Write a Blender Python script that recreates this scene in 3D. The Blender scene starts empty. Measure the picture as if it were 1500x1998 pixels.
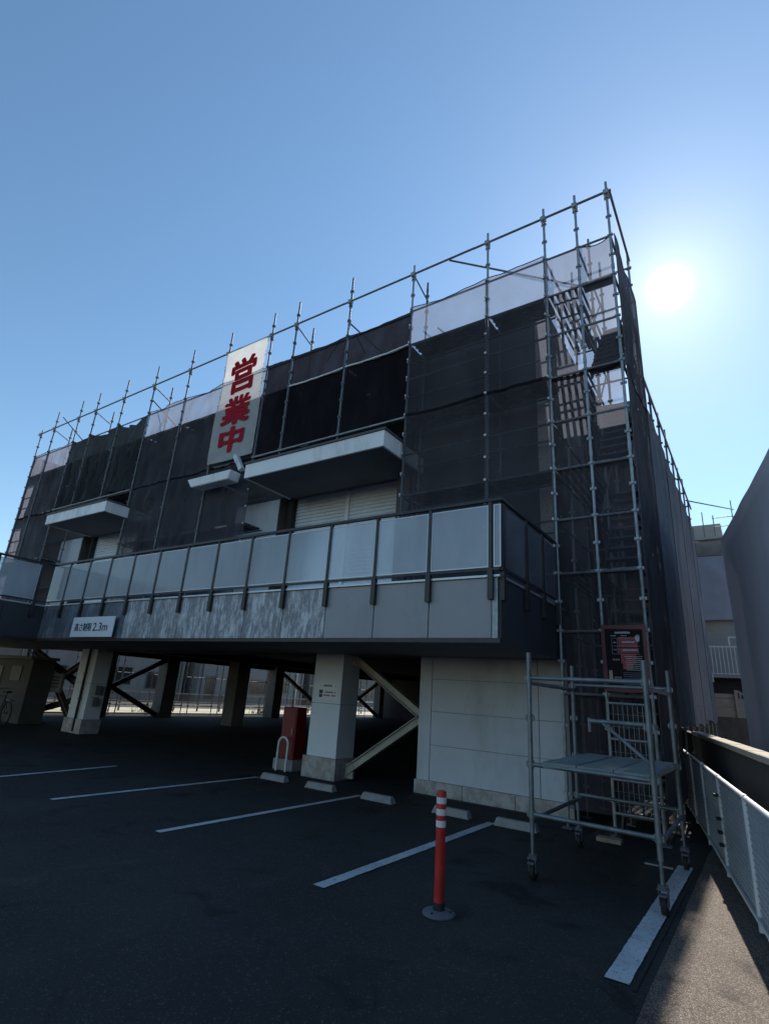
import bpy, bmesh, math, random
from mathutils import Vector, Matrix, noise
random.seed(7)
R_ = math.radians
sc = bpy.context.scene
C = sc.collection

# ------------------------------------------------------------------ camera
CAM_H = 1.60
YAW, PITCH, ROLL, FPX = -0.610329, 0.3267505, -0.0676313, 1045.77
fw = Vector((math.sin(YAW)*math.cos(PITCH), math.cos(YAW)*math.cos(PITCH), math.sin(PITCH)))
rt = Vector((math.cos(YAW), -math.sin(YAW), 0))
dn = fw.cross(rt)
rt2 = math.cos(ROLL)*rt + math.sin(ROLL)*dn
dn2 = -math.sin(ROLL)*rt + math.cos(ROLL)*dn
cam = bpy.data.cameras.new('camera')
cam.sensor_fit = 'HORIZONTAL'; cam.sensor_width = 36.0
cam.lens = 36.0*FPX/1500.0
cam.clip_start = 0.05; cam.clip_end = 3000
camo = bpy.data.objects.new('camera', cam); C.objects.link(camo)
camo.matrix_world = Matrix(((rt2.x, -dn2.x, -fw.x, 0), (rt2.y, -dn2.y, -fw.y, 0), (rt2.z, -dn2.z, -fw.z, CAM_H), (0, 0, 0, 1)))
sc.camera = camo

# ------------------------------------------------------------------ sky, sun, exposure
SUN_EL, SUN_AZ = R_(38.5), R_(-2.94)          # azimuth clockwise from +Y
SUN = Vector((math.sin(SUN_AZ)*math.cos(SUN_EL), math.cos(SUN_AZ)*math.cos(SUN_EL), math.sin(SUN_EL)))
w = bpy.data.worlds.new('World'); sc.world = w; w.use_nodes = True
nt = w.node_tree; nt.nodes.clear()
out = nt.nodes.new('ShaderNodeOutputWorld')
bg = nt.nodes.new('ShaderNodeBackground'); bg.inputs['Strength'].default_value = 0.124
sky = nt.nodes.new('ShaderNodeTexSky'); sky.sky_type = 'NISHITA'; sky.sun_disc = False
sky.sun_elevation = SUN_EL; sky.sun_rotation = SUN_AZ
sky.altitude = 30; sky.air_density = 1.15; sky.dust_density = 0.10; sky.ozone_density = 3.0
hs = nt.nodes.new('ShaderNodeHueSaturation'); hs.inputs['Hue'].default_value = 0.493; hs.inputs['Saturation'].default_value = 1.06
nt.links.new(sky.outputs[0], hs.inputs['Color']); nt.links.new(hs.outputs[0], bg.inputs['Color'])
# sun disc plus a painted glow, mostly lens bloom, added around the sun's direction
tc = nt.nodes.new('ShaderNodeTexCoord')
dot = nt.nodes.new('ShaderNodeVectorMath'); dot.operation = 'DOT_PRODUCT'; dot.inputs[1].default_value = SUN
nt.links.new(tc.outputs['Generated'], dot.inputs[0])
def wm(op, a, b=None):
    n = nt.nodes.new('ShaderNodeMath'); n.operation = op
    for i, v in enumerate((a, b)):
        if v is None: continue
        if isinstance(v, (int, float)): n.inputs[i].default_value = v
        else: nt.links.new(v, n.inputs[i])
    return n.outputs[0]
ang = wm('ARCCOSINE', wm('MINIMUM', dot.outputs['Value'], 0.999999))
deg = wm('MULTIPLY', ang, 57.2958)
q = wm('DIVIDE', deg, 1.0)
core = wm('MULTIPLY', wm('POWER', 2.71828, wm('MULTIPLY', wm('MULTIPLY', q, q), -1.0)), 2.2)
halo = wm('MULTIPLY', wm('POWER', 2.71828, wm('DIVIDE', deg, -3.3)), 0.38)
glow = wm('ADD', core, halo)
bg2 = nt.nodes.new('ShaderNodeBackground'); bg2.inputs['Color'].default_value = (1.0, 0.93, 0.80, 1)
nt.links.new(glow, bg2.inputs['Strength'])
add = nt.nodes.new('ShaderNodeAddShader')
bg3 = nt.nodes.new('ShaderNodeBackground'); bg3.inputs['Color'].default_value = (0.80, 0.94, 1.0, 1)
nt.links.new(wm('MULTIPLY', wm('POWER', 2.71828, wm('DIVIDE', deg, -17.0)), 0.13), bg3.inputs['Strength'])
add0 = nt.nodes.new('ShaderNodeAddShader'); nt.links.new(bg2.outputs[0], add0.inputs[0]); nt.links.new(bg3.outputs[0], add0.inputs[1])
nt.links.new(bg.outputs[0], add.inputs[0]); nt.links.new(add0.outputs[0], add.inputs[1])
nt.links.new(add.outputs[0], out.inputs['Surface'])
sl = bpy.data.lights.new('sun', 'SUN'); sl.energy = 5.0; sl.angle = R_(0.53); sl.color = (1.0, 0.93, 0.83)
so = bpy.data.objects.new('sun', sl); C.objects.link(so)
so.rotation_euler = SUN.to_track_quat('Z', 'Y').to_euler()
so.location = (0, 0, 30)
vs = sc.view_settings
vs.view_transform = 'Standard'; vs.look = 'None'; vs.exposure = 0.42; vs.gamma = 1.0; vs.use_curve_mapping = False
cy = sc.cycles
cy.max_bounces = 10; cy.transparent_max_bounces = 24; cy.diffuse_bounces = 4; cy.glossy_bounces = 4
cy.use_denoising = True; cy.sample_clamp_indirect = 4.0; cy.caustics_reflective = False; cy.caustics_refractive = False

# ------------------------------------------------------------------ materials
def base_mat(name):
    m = bpy.data.materials.new(name); m.use_nodes = True
    return m, m.node_tree, m.node_tree.nodes['Principled BSDF']
def N(t, kind, **kw):
    n = t.nodes.new(kind)
    for k, v in kw.items():
        if k in n.inputs: n.inputs[k].default_value = v
        else: setattr(n, k, v)
    return n
def ramp(t, fac, stops):
    r = t.nodes.new('ShaderNodeValToRGB'); el = r.color_ramp.elements
    while len(el) < len(stops): el.new(0.5)
    for e, (p, c) in zip(el, stops):
        e.position = p; e.color = (*c, 1) if len(c) == 3 else c
    t.links.new(fac, r.inputs['Fac']); return r.outputs['Color']
def coords(t, scale=(1, 1, 1)):
    g = N(t, 'ShaderNodeNewGeometry')
    mp = N(t, 'ShaderNodeMapping'); mp.inputs['Scale'].default_value = scale
    t.links.new(g.outputs['Position'], mp.inputs['Vector']); return mp.outputs['Vector']
def mix(t, fac, a, b, mode='MIX'):
    n = t.nodes.new('ShaderNodeMix'); n.data_type = 'RGBA'; n.blend_type = mode
    for s, v in ((n.inputs['Factor'], fac), (n.inputs['A'], a), (n.inputs['B'], b)):
        if hasattr(v, 'is_linked') or hasattr(v, 'links'): t.links.new(v, s)
        elif isinstance(v, (int, float)): s.default_value = v
        else: s.default_value = (*v, 1)
    return n.outputs['Result']
def surf(name, c1, c2=None, scale=3.0, rough=0.7, metal=0.0, bump=0.15, bscale=60, stretch=(1, 1, 1), dirt=None, dirt_scale=0.8, spec=0.5, pos=(0.35, 0.65)):
    m, t, b = base_mat(name)
    c2 = c2 or tuple(x*0.75 for x in c1)
    v = coords(t, stretch)
    n1 = N(t, 'ShaderNodeTexNoise', Scale=scale, Detail=8.0, Roughness=0.62); t.links.new(v, n1.inputs['Vector'])
    col = ramp(t, n1.outputs['Fac'], [(pos[0], c2), (pos[1], c1)])
    if dirt:
        n2 = N(t, 'ShaderNodeTexNoise', Scale=dirt_scale, Detail=10.0, Roughness=0.7); t.links.new(coords(t, (1, 1, 0.35)), n2.inputs['Vector'])
        f = ramp(t, n2.outputs['Fac'], [(0.48, (0, 0, 0)), (0.68, (1, 1, 1))])
        col = mix(t, f, col, dirt)
    t.links.new(col, b.inputs['Base Color'])
    b.inputs['Metallic'].default_value = metal; b.inputs['Specular IOR Level'].default_value = spec
    rr = N(t, 'ShaderNodeMapRange'); rr.inputs['To Min'].default_value = max(0.02, rough-0.12); rr.inputs['To Max'].default_value = min(1, rough+0.12)
    t.links.new(n1.outputs['Fac'], rr.inputs['Value']); t.links.new(rr.outputs[0], b.inputs['Roughness'])
    if bump:
        n3 = N(t, 'ShaderNodeTexNoise', Scale=bscale, Detail=4.0); t.links.new(v, n3.inputs['Vector'])
        bp = N(t, 'ShaderNodeBump', Strength=bump, Distance=0.01); t.links.new(n3.outputs['Fac'], bp.inputs['Height'])
        t.links.new(bp.outputs[0], b.inputs['Normal'])
    return m

def aggregate(name, dark, light, chip, chip_amt, cell=95.0):
    """asphalt: fine stone chips, larger worn patches"""
    m, t, b = base_mat(name)
    v = coords(t)
    vor = N(t, 'ShaderNodeTexVoronoi', Scale=cell); t.links.new(v, vor.inputs['Vector'])
    rnd = N(t, 'ShaderNodeSeparateColor'); t.links.new(vor.outputs['Color'], rnd.inputs[0])
    big = N(t, 'ShaderNodeTexNoise', Scale=0.55, Detail=9.0, Roughness=0.65); t.links.new(v, big.inputs['Vector'])
    fine = N(t, 'ShaderNodeTexNoise', Scale=240.0, Detail=3.0); t.links.new(v, fine.inputs['Vector'])
    c = ramp(t, big.outputs['Fac'], [(0.33, dark), (0.68, light)])
    f = ramp(t, rnd.outputs[0], [(1-chip_amt-0.06, (0, 0, 0)), (1-chip_amt+0.04, (1, 1, 1))])
    c = mix(t, f, c, chip)
    st = N(t, 'ShaderNodeTexNoise', Scale=1.7, Detail=5.0, Roughness=0.55, Distortion=0.8); t.links.new(v, st.inputs['Vector'])
    c = mix(t, 1.0, c, ramp(t, st.outputs['Fac'], [(0.30, (0.45,)*3), (0.42, (1.0,)*3), (0.60, (1.0,)*3), (0.72, (1.4, 1.35, 1.28))]), 'MULTIPLY')
    g = ramp(t, fine.outputs['Fac'], [(0.3, (0.55,)*3), (0.7, (1.35,)*3)])
    c = mix(t, 1.0, c, g, 'MULTIPLY')
    t.links.new(c, b.inputs['Base Color'])
    b.inputs['Roughness'].default_value = 0.85; b.inputs['Specular IOR Level'].default_value = 0.3
    h = N(t, 'ShaderNodeMath', operation='ADD'); t.links.new(vor.outputs['Distance'], h.inputs[0]); t.links.new(fine.outputs['Fac'], h.inputs[1])
    bp = N(t, 'ShaderNodeBump', Strength=0.55, Distance=0.006); t.links.new(h.outputs[0], bp.inputs['Height'])
    t.links.new(bp.outputs[0], b.inputs['Normal'])
    return m

def netting(name, col, through, sheen=0.25, var=0.1, wrinkle=0.10, mottle=0.3):
    """scaffold sheeting: threads with open gaps between them"""
    m, t, b = base_mat(name); t.nodes.remove(b)
    o = t.nodes['Material Output']
    v = coords(t, (1, 1, 0.45))
    n1 = N(t, 'ShaderNodeTexNoise', Scale=1.6, Detail=6.0, Roughness=0.6); t.links.new(v, n1.inputs['Vector'])
    c = ramp(t, n1.outputs['Fac'], [(0.3, tuple(x*(1-mottle) for x in col)), (0.7, tuple(x*(1+mottle) for x in col))])
    wn = N(t, 'ShaderNodeTexNoise', Scale=2.6, Detail=3.0, Distortion=1.2); t.links.new(coords(t, (1.6, 1.6, 0.5)), wn.inputs['Vector'])
    bpn = N(t, 'ShaderNodeBump', Strength=1.0, Distance=wrinkle); t.links.new(wn.outputs['Fac'], bpn.inputs['Height'])
    d = N(t, 'ShaderNodeBsdfDiffuse', Roughness=0.8); t.links.new(bpn.outputs[0], d.inputs['Normal']); tl = N(t, 'ShaderNodeBsdfTranslucent'); tr = N(t, 'ShaderNodeBsdfTransparent')
    t.links.new(c, d.inputs['Color'])
    tl.inputs['Color'].default_value = (*[min(0.9, x*k_) for x, k_ in zip(col, (1.15, 1.3, 1.5))], 1)
    m1 = N(t, 'ShaderNodeMixShader', Fac=sheen); t.links.new(d.outputs[0], m1.inputs[1]); t.links.new(tl.outputs[0], m1.inputs[2])
    # threads cover more where the sheet is seen at a slant
    mr = N(t, 'ShaderNodeMapRange'); mr.inputs['To Min'].default_value = through-var; mr.inputs['To Max'].default_value = through+var
    mr.inputs['From Min'].default_value = 0.3; mr.inputs['From Max'].default_value = 0.7
    t.links.new(n1.outputs['Fac'], mr.inputs['Value'])
    g = N(t, 'ShaderNodeNewGeometry')
    dp = N(t, 'ShaderNodeVectorMath', operation='DOT_PRODUCT'); t.links.new(g.outputs['Normal'], dp.inputs[0]); t.links.new(g.outputs['Incoming'], dp.inputs[1])
    ab = N(t, 'ShaderNodeMath', operation='ABSOLUTE'); t.links.new(dp.outputs['Value'], ab.inputs[0])
    mx = N(t, 'ShaderNodeMath', operation='MAXIMUM'); t.links.new(ab.outputs[0], mx.inputs[0]); mx.inputs[1].default_value = 0.12
    dv = N(t, 'ShaderNodeMath', operation='DIVIDE'); dv.inputs[0].default_value = 0.8; t.links.new(mx.outputs[0], dv.inputs[1])
    pw = N(t, 'ShaderNodeMath', operation='POWER'); t.links.new(mr.outputs[0], pw.inputs[0]); t.links.new(dv.outputs[0], pw.inputs[1])
    m2 = N(t, 'ShaderNodeMixShader'); t.links.new(pw.outputs[0], m2.inputs[0]); t.links.new(m1.outputs[0], m2.inputs[1]); t.links.new(tr.outputs[0], m2.inputs[2])
    t.links.new(m2.outputs[0], o.inputs['Surface'])
    return m

def cloth_mat(name, col, trans=0.45, through=0.0):
    m, t, b = base_mat(name); t.nodes.remove(b); o = t.nodes['Material Output']
    n1 = N(t, 'ShaderNodeTexNoise', Scale=2.5, Detail=6.0); t.links.new(coords(t), n1.inputs['Vector'])
    c = ramp(t, n1.outputs['Fac'], [(0.3, tuple(x*0.86 for x in col)), (0.7, col)])
    d = N(t, 'ShaderNodeBsdfDiffuse'); tl = N(t, 'ShaderNodeBsdfTranslucent')
    t.links.new(c, d.inputs['Color']); t.links.new(c, tl.inputs['Color'])
    m1 = N(t, 'ShaderNodeMixShader', Fac=trans); t.links.new(d.outputs[0], m1.inputs[1]); t.links.new(tl.outputs[0], m1.inputs[2])
    if through:
        tr = N(t, 'ShaderNodeBsdfTransparent'); m2 = N(t, 'ShaderNodeMixShader', Fac=through)
        t.links.new(m1.outputs[0], m2.inputs[1]); t.links.new(tr.outputs[0], m2.inputs[2]); m1 = m2
    t.links.new(m1.outputs[0], o.inputs['Surface']); return m

def pane_mat(name, col, through, gloss=0.12, tint=(0.8, 0.87, 0.92)):
    m, t, b = base_mat(name); t.nodes.remove(b); o = t.nodes['Material Output']
    v = coords(t, (1, 1, 0.3))
    n1 = N(t, 'ShaderNodeTexNoise', Scale=2.2, Detail=5.0); t.links.new(v, n1.inputs['Vector'])
    c = ramp(t, n1.outputs['Fac'], [(0.3, tuple(x*0.8 for x in col)), (0.7, tuple(x*1.1 for x in col))])
    d = N(t, 'ShaderNodeBsdfDiffuse'); tr = N(t, 'ShaderNodeBsdfTransparent'); tr.inputs[0].default_value = (*tint, 1)
    g = N(t, 'ShaderNodeBsdfGlossy', Roughness=0.12); t.links.new(c, d.inputs['Color'])
    m1 = N(t, 'ShaderNodeMixShader', Fac=through); t.links.new(d.outputs[0], m1.inputs[1]); t.links.new(tr.outputs[0], m1.inputs[2])
    fr = N(t, 'ShaderNodeFresnel', IOR=1.45)
    m2 = N(t, 'ShaderNodeMixShader'); t.links.new(fr.outputs[0], m2.inputs[0]); t.links.new(m1.outputs[0], m2.inputs[1]); t.links.new(g.outputs[0], m2.inputs[2])
    t.links.new(m2.outputs[0], o.inputs['Surface']); return m

def worn_fascia(name, base, chalk, lo, hi):
    m, t, b = base_mat(name)
    n1 = N(t, 'ShaderNodeTexNoise', Scale=4.2, Detail=14.0, Roughness=0.80); t.links.new(coords(t, (1, 1, 0.42)), n1.inputs['Vector'])
    n2 = N(t, 'ShaderNodeTexNoise', Scale=34.0, Detail=8.0, Roughness=0.75); t.links.new(coords(t, (1, 1, 0.10)), n2.inputs['Vector'])
    s = N(t, 'ShaderNodeMath', operation='MULTIPLY_ADD'); t.links.new(n2.outputs['Fac'], s.inputs[0]); s.inputs[1].default_value = 0.5; t.links.new(n1.outputs['Fac'], s.inputs[2])
    f = ramp(t, s.outputs[0], [(lo, (0, 0, 0)), (hi, (1, 1, 1))])
    c = mix(t, f, base, chalk); t.links.new(c, b.inputs['Base Color'])
    b.inputs['Roughness'].default_value = 0.55; b.inputs['Metallic'].default_value = 0.15
    bp = N(t, 'ShaderNodeBump', Strength=0.12, Distance=0.004); t.links.new(s.outputs[0], bp.inputs['Height']); t.links.new(bp.outputs[0], b.inputs['Normal'])
    return m

def worn_paint(name, col, under, amt=0.5):
    m, t, b = base_mat(name)
    n1 = N(t, 'ShaderNodeTexNoise', Scale=38.0, Detail=9.0, Roughness=0.78); t.links.new(coords(t, (0.8, 1, 1)), n1.inputs['Vector'])
    f = ramp(t, n1.outputs['Fac'], [(amt-0.05, (0, 0, 0)), (amt+0.03, (1, 1, 1))])
    n2 = N(t, 'ShaderNodeTexNoise', Scale=2.0, Detail=5.0); t.links.new(coords(t), n2.inputs['Vector'])
    cc = ramp(t, n2.outputs['Fac'], [(0.3, tuple(x*0.7 for x in col)), (0.7, col)])
    c = mix(t, f, under, cc); t.links.new(c, b.inputs['Base Color']); b.inputs['Roughness'].default_value = 0.7
    bp = N(t, 'ShaderNodeBump', Strength=0.15, Distance=0.003); t.links.new(n1.outputs['Fac'], bp.inputs['Height']); t.links.new(bp.outputs[0], b.inputs['Normal'])
    return m

M = {}
M['asphalt'] = aggregate('asphalt', (0.027, 0.0265, 0.026), (0.046, 0.0445, 0.043), (0.095, 0.090, 0.085), 0.045)
M['alley'] = aggregate('old_asphalt', (0.096, 0.071, 0.055), (0.135, 0.102, 0.080), (0.30, 0.255, 0.215), 0.26, 170.0)
M['street'] = aggregate('street_asphalt', (0.06, 0.06, 0.06), (0.09, 0.088, 0.085), (0.14, 0.13, 0.12), 0.1)
M['pavement'] = surf('pavement_concrete', (0.50, 0.46, 0.35), (0.40, 0.37, 0.29), 2.0, 0.85)
M['line'] = worn_paint('line_paint', (0.66, 0.67, 0.68), (0.05, 0.05, 0.055), 0.42)
M['line_thick'] = worn_paint('line_paint_thick', (0.70, 0.72, 0.74), (0.05, 0.05, 0.055), 0.42)
M['galv'] = surf('galvanised_pipe', (0.40, 0.42, 0.44), (0.26, 0.28, 0.30), 9.0, 0.5, 0.55, 0.1, 90)
M['galv_dark'] = surf('old_galvanised_pipe', (0.20, 0.21, 0.23), (0.11, 0.115, 0.13), 7.0, 0.55, 0.4, 0.1, 90)
M['tower_steel'] = surf('tower_steel', (0.23, 0.26, 0.275), (0.14, 0.165, 0.175), 8.0, 0.45, 0.5, 0.1, 90)
M['deck'] = surf('deck_steel', (0.22, 0.27, 0.285), (0.15, 0.19, 0.205), 6.0, 0.55, 0.35, 0.25, 120)
M['plank'] = surf('scaffold_plank', (0.21, 0.20, 0.20), (0.12, 0.115, 0.115), 5.0, 0.6, 0.3, 0.2, 90)
M['wall'] = surf('stucco_wall', (0.105, 0.098, 0.102), (0.082, 0.077, 0.080), 1.2, 0.9, 0, 0.3, 70, dirt=(0.07, 0.066, 0.068))
M['wall_strip'] = surf('lit_mosaic_wall', (0.62, 0.54, 0.50), (0.42, 0.35, 0.33), 24, 0.8, 0, 0.4, 60)  # pale tone paints the light falling on the wall's end
M['panel_wall'] = surf('painted_panel', (0.60, 0.64, 0.70), (0.54, 0.575, 0.63), 0.8, 0.75, 0, 0.12, 140, dirt=(0.46, 0.48, 0.51), dirt_scale=1.3)
M['column'] = surf('painted_column', (0.74, 0.79, 0.84), (0.68, 0.73, 0.78), 0.9, 0.6, 0, 0.08, 120)
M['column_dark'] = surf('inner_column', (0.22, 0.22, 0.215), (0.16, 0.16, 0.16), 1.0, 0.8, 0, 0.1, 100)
M['marble'] = surf('stone_plinth', (0.46, 0.44, 0.43), (0.30, 0.28, 0.27), 4.5, 0.5, 0, 0.06, 60, pos=(0.42, 0.56), dirt=(0.28, 0.24, 0.21), dirt_scale=3)
M['soffit'] = surf('soffit_paint', (0.20, 0.20, 0.205), (0.15, 0.15, 0.155), 1.0, 0.85, 0, 0.1, 60)
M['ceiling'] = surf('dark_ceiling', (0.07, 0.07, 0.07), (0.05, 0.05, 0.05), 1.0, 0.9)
M['canopy'] = surf('canopy_paint', (0.86, 0.87, 0.88), (0.80, 0.81, 0.82), 1.1, 0.5, 0, 0.05, 40, dirt=(0.50, 0.50, 0.50), dirt_scale=1.5)
M['canopy_under'] = surf('canopy_soffit', (0.16, 0.155, 0.155), (0.12, 0.115, 0.115), 1.0, 0.85)
M['canopy_top'] = surf('canopy_sheet', (0.10, 0.10, 0.11), (0.07, 0.07, 0.08), 1.0, 0.7)
M['shutter'] = surf('shutter_paint', (0.80, 0.85, 0.92), (0.74, 0.79, 0.86), 1.2, 0.5, 0.2, 0.03, 60, dirt=(0.64, 0.67, 0.71))
M['recess'] = surf('recess_dark', (0.035, 0.035, 0.038), (0.025, 0.025, 0.028), 2.0, 0.8)
M['fascia'] = surf('fascia_metal', (0.34, 0.335, 0.35), (0.30, 0.295, 0.31), 1.5, 0.5, 0.15, 0.05, 30, dirt=(0.25, 0.255, 0.28), dirt_scale=1.5)
M['fascia_worn'] = worn_fascia('fascia_chalky', (0.235, 0.235, 0.25), (0.60, 0.61, 0.63), 0.72, 0.83)
M['fascia_worn_dark'] = worn_fascia('fascia_streaked', (0.10, 0.115, 0.14), (0.36, 0.39, 0.44), 0.72, 0.98)
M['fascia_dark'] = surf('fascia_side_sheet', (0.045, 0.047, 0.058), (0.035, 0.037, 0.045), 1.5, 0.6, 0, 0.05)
M['coping'] = surf('coping_aluminium', (0.60, 0.61, 0.63), (0.5, 0.51, 0.53), 3.0, 0.4, 0.6, 0.05)
M['rail_dark'] = surf('rail_bronze', (0.060, 0.055, 0.055), (0.035, 0.033, 0.034), 5.0, 0.45, 0.4, 0.08)
M['pane'] = pane_mat('frosted_pane', (0.80, 0.85, 0.90), 0.58, tint=(0.94, 0.97, 0.99))
M['pane_dark'] = pane_mat('smoked_pane', (0.34, 0.33, 0.37), 0.55, tint=(0.7, 0.7, 0.72))
M['brace'] = surf('brace_paint', (0.44, 0.42, 0.35), (0.33, 0.31, 0.25), 4.0, 0.55, 0, 0.1, 60)
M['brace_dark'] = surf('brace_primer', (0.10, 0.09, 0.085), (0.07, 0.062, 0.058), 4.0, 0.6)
M['net'] = netting('grey_netting', (0.165, 0.160, 0.182), 0.43, 0.55, 0.06)
M['net_white'] = netting('pale_netting', (0.30, 0.31, 0.34), 0.50, 0.5)
M['net_stair'] = netting('stair_netting', (0.165, 0.155, 0.172), 0.38, 0.55, 0.06)
M['net_dark'] = netting('black_netting', (0.026, 0.024, 0.030), 0.035, 0.2, 0.02)
M['drape'] = netting('black_drape', (0.062, 0.066, 0.072), 0.010, 0.04, 0.008)
M['net_glare'] = netting('glare_tinted_netting', (0.21, 0.225, 0.265), 0.34, 0.30, 0.05, 0.05, 0.18)  # paler and bluer than the other nets: glare put into the colour
M['net_slate'] = netting('slate_netting', (0.43, 0.44, 0.53), 0.05, 0.08, 0.02, 0.004, 0.06)
M['net_beige'] = netting('beige_netting', (0.40, 0.34, 0.30), 0.30, 0.4)
M['banner'] = cloth_mat('banner_cloth', (0.70, 0.70, 0.68), 0.42, 0.06)
M['banner_red'] = cloth_mat('banner_print_red', (0.56, 0.040, 0.060), 0.35)
M['sign_white'] = surf('sign_face', (0.80, 0.82, 0.85), (0.76, 0.78, 0.81), 1.0, 0.35, 0, 0.0)
M['sign_ink'] = surf('sign_ink', (0.015, 0.02, 0.05), (0.012, 0.015, 0.04), 1.0, 0.4, 0, 0.0)
M['ink_grey'] = surf('print_grey', (0.07, 0.07, 0.08), None, 2, 0.6, 0, 0)
M['orange_red'] = surf('bollard_urethane', (0.68, 0.026, 0.018), (0.50, 0.018, 0.013), 14.0, 0.5, 0, 0.08, 60, dirt=(0.30, 0.03, 0.024), dirt_scale=9)
M['reflect_white'] = surf('reflective_band', (0.78, 0.76, 0.76), (0.7, 0.68, 0.68), 8.0, 0.35, 0, 0.0)
M['rubber_grey'] = surf('base_rubber', (0.15, 0.15, 0.17), (0.10, 0.10, 0.12), 5.0, 0.75)
M['rubber'] = surf('black_rubber', (0.018, 0.018, 0.018), None, 4.0, 0.75)
M['red_box'] = surf('red_cabinet', (0.20, 0.011, 0.019), (0.15, 0.008, 0.014), 3.0, 0.4, 0, 0.03)
M['white_steel'] = surf('white_painted_steel', (0.72, 0.73, 0.74), (0.6, 0.61, 0.62), 6.0, 0.45, 0, 0.05)
M['concrete'] = surf('concrete', (0.36, 0.355, 0.35), (0.26, 0.255, 0.25), 5.0, 0.9, 0, 0.4, 70)
M['block'] = surf('concrete_block', (0.115, 0.105, 0.10), (0.075, 0.068, 0.066), 4.0, 0.92, 0, 0.5, 60, dirt=(0.17, 0.16, 0.15), dirt_scale=1.6)
M['mortar'] = surf('mortar', (0.07, 0.066, 0.064), None, 6, 0.95)
M['cap'] = surf('cap_mortar', (0.52, 0.46, 0.37), (0.42, 0.37, 0.30), 5.0, 0.9, 0, 0.35, 60)
M['fence_white'] = surf('fence_paint', (0.74, 0.76, 0.78), (0.64, 0.66, 0.68), 6.0, 0.5, 0.1, 0.05)
M['fence_panel'] = surf('fence_mesh', (0.46, 0.49, 0.53), (0.40, 0.43, 0.46), 2.0, 0.6, 0.1, 0.0)
M['poster_black'] = surf('poster_print', (0.014, 0.014, 0.016), None, 4, 0.75, 0, 0, spec=0.2)
M['poster_red'] = surf('poster_frame_red', (0.17, 0.028, 0.042), (0.12, 0.02, 0.03), 4, 0.5, 0, 0.0)
M['poster_red_print'] = surf('poster_red_print', (0.30, 0.03, 0.045), None, 4, 0.5, 0, 0)
M['poster_white'] = surf('poster_white_print', (0.55, 0.54, 0.56), None, 4, 0.5, 0, 0)
M['poster_blue'] = surf('poster_blue_print', (0.12, 0.16, 0.22), None, 4, 0.5, 0, 0)
M['poster_cream'] = surf('poster_cream_print', (0.45, 0.36, 0.27), None, 4, 0.5, 0, 0)
M['kiosk'] = surf('kiosk_wall', (0.10, 0.098, 0.094), (0.075, 0.074, 0.07), 1.5, 0.85, 0, 0.15, 60)
M['house_a'] = surf('house_grey_wall', (0.27, 0.265, 0.26), (0.21, 0.208, 0.205), 1.5, 0.85, stretch=(1, 1, 0.4))
M['house_b'] = surf('house_cream_wall', (0.22, 0.19, 0.165), (0.18, 0.16, 0.14), 1.5, 0.85)
M['roof_dark'] = surf('roof_tile_grey', (0.10, 0.10, 0.11), None, 5, 0.7)
M['glass_dark'] = surf('window_glass', (0.03, 0.035, 0.04), None, 3, 0.12, 0, 0)
M['far_wall'] = surf('far_grey_wall', (0.36, 0.335, 0.335), (0.30, 0.28, 0.28), 1.5, 0.85)
M['far_beige'] = surf('far_beige_wall', (0.42, 0.38, 0.34), (0.35, 0.31, 0.28), 1.5, 0.85)
M['beige_slat'] = surf('beige_fence_board', (0.36, 0.32, 0.27), (0.28, 0.25, 0.21), 4, 0.75)
M['wood'] = surf('weathered_wood', (0.42, 0.36, 0.26), (0.28, 0.23, 0.16), 10, 0.85)
M['plant'] = surf('leaf_green', (0.06, 0.10, 0.03), (0.03, 0.06, 0.02), 20, 0.7)
M['rope'] = surf('rope', (0.45, 0.42, 0.36), None, 10, 0.9)

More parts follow.
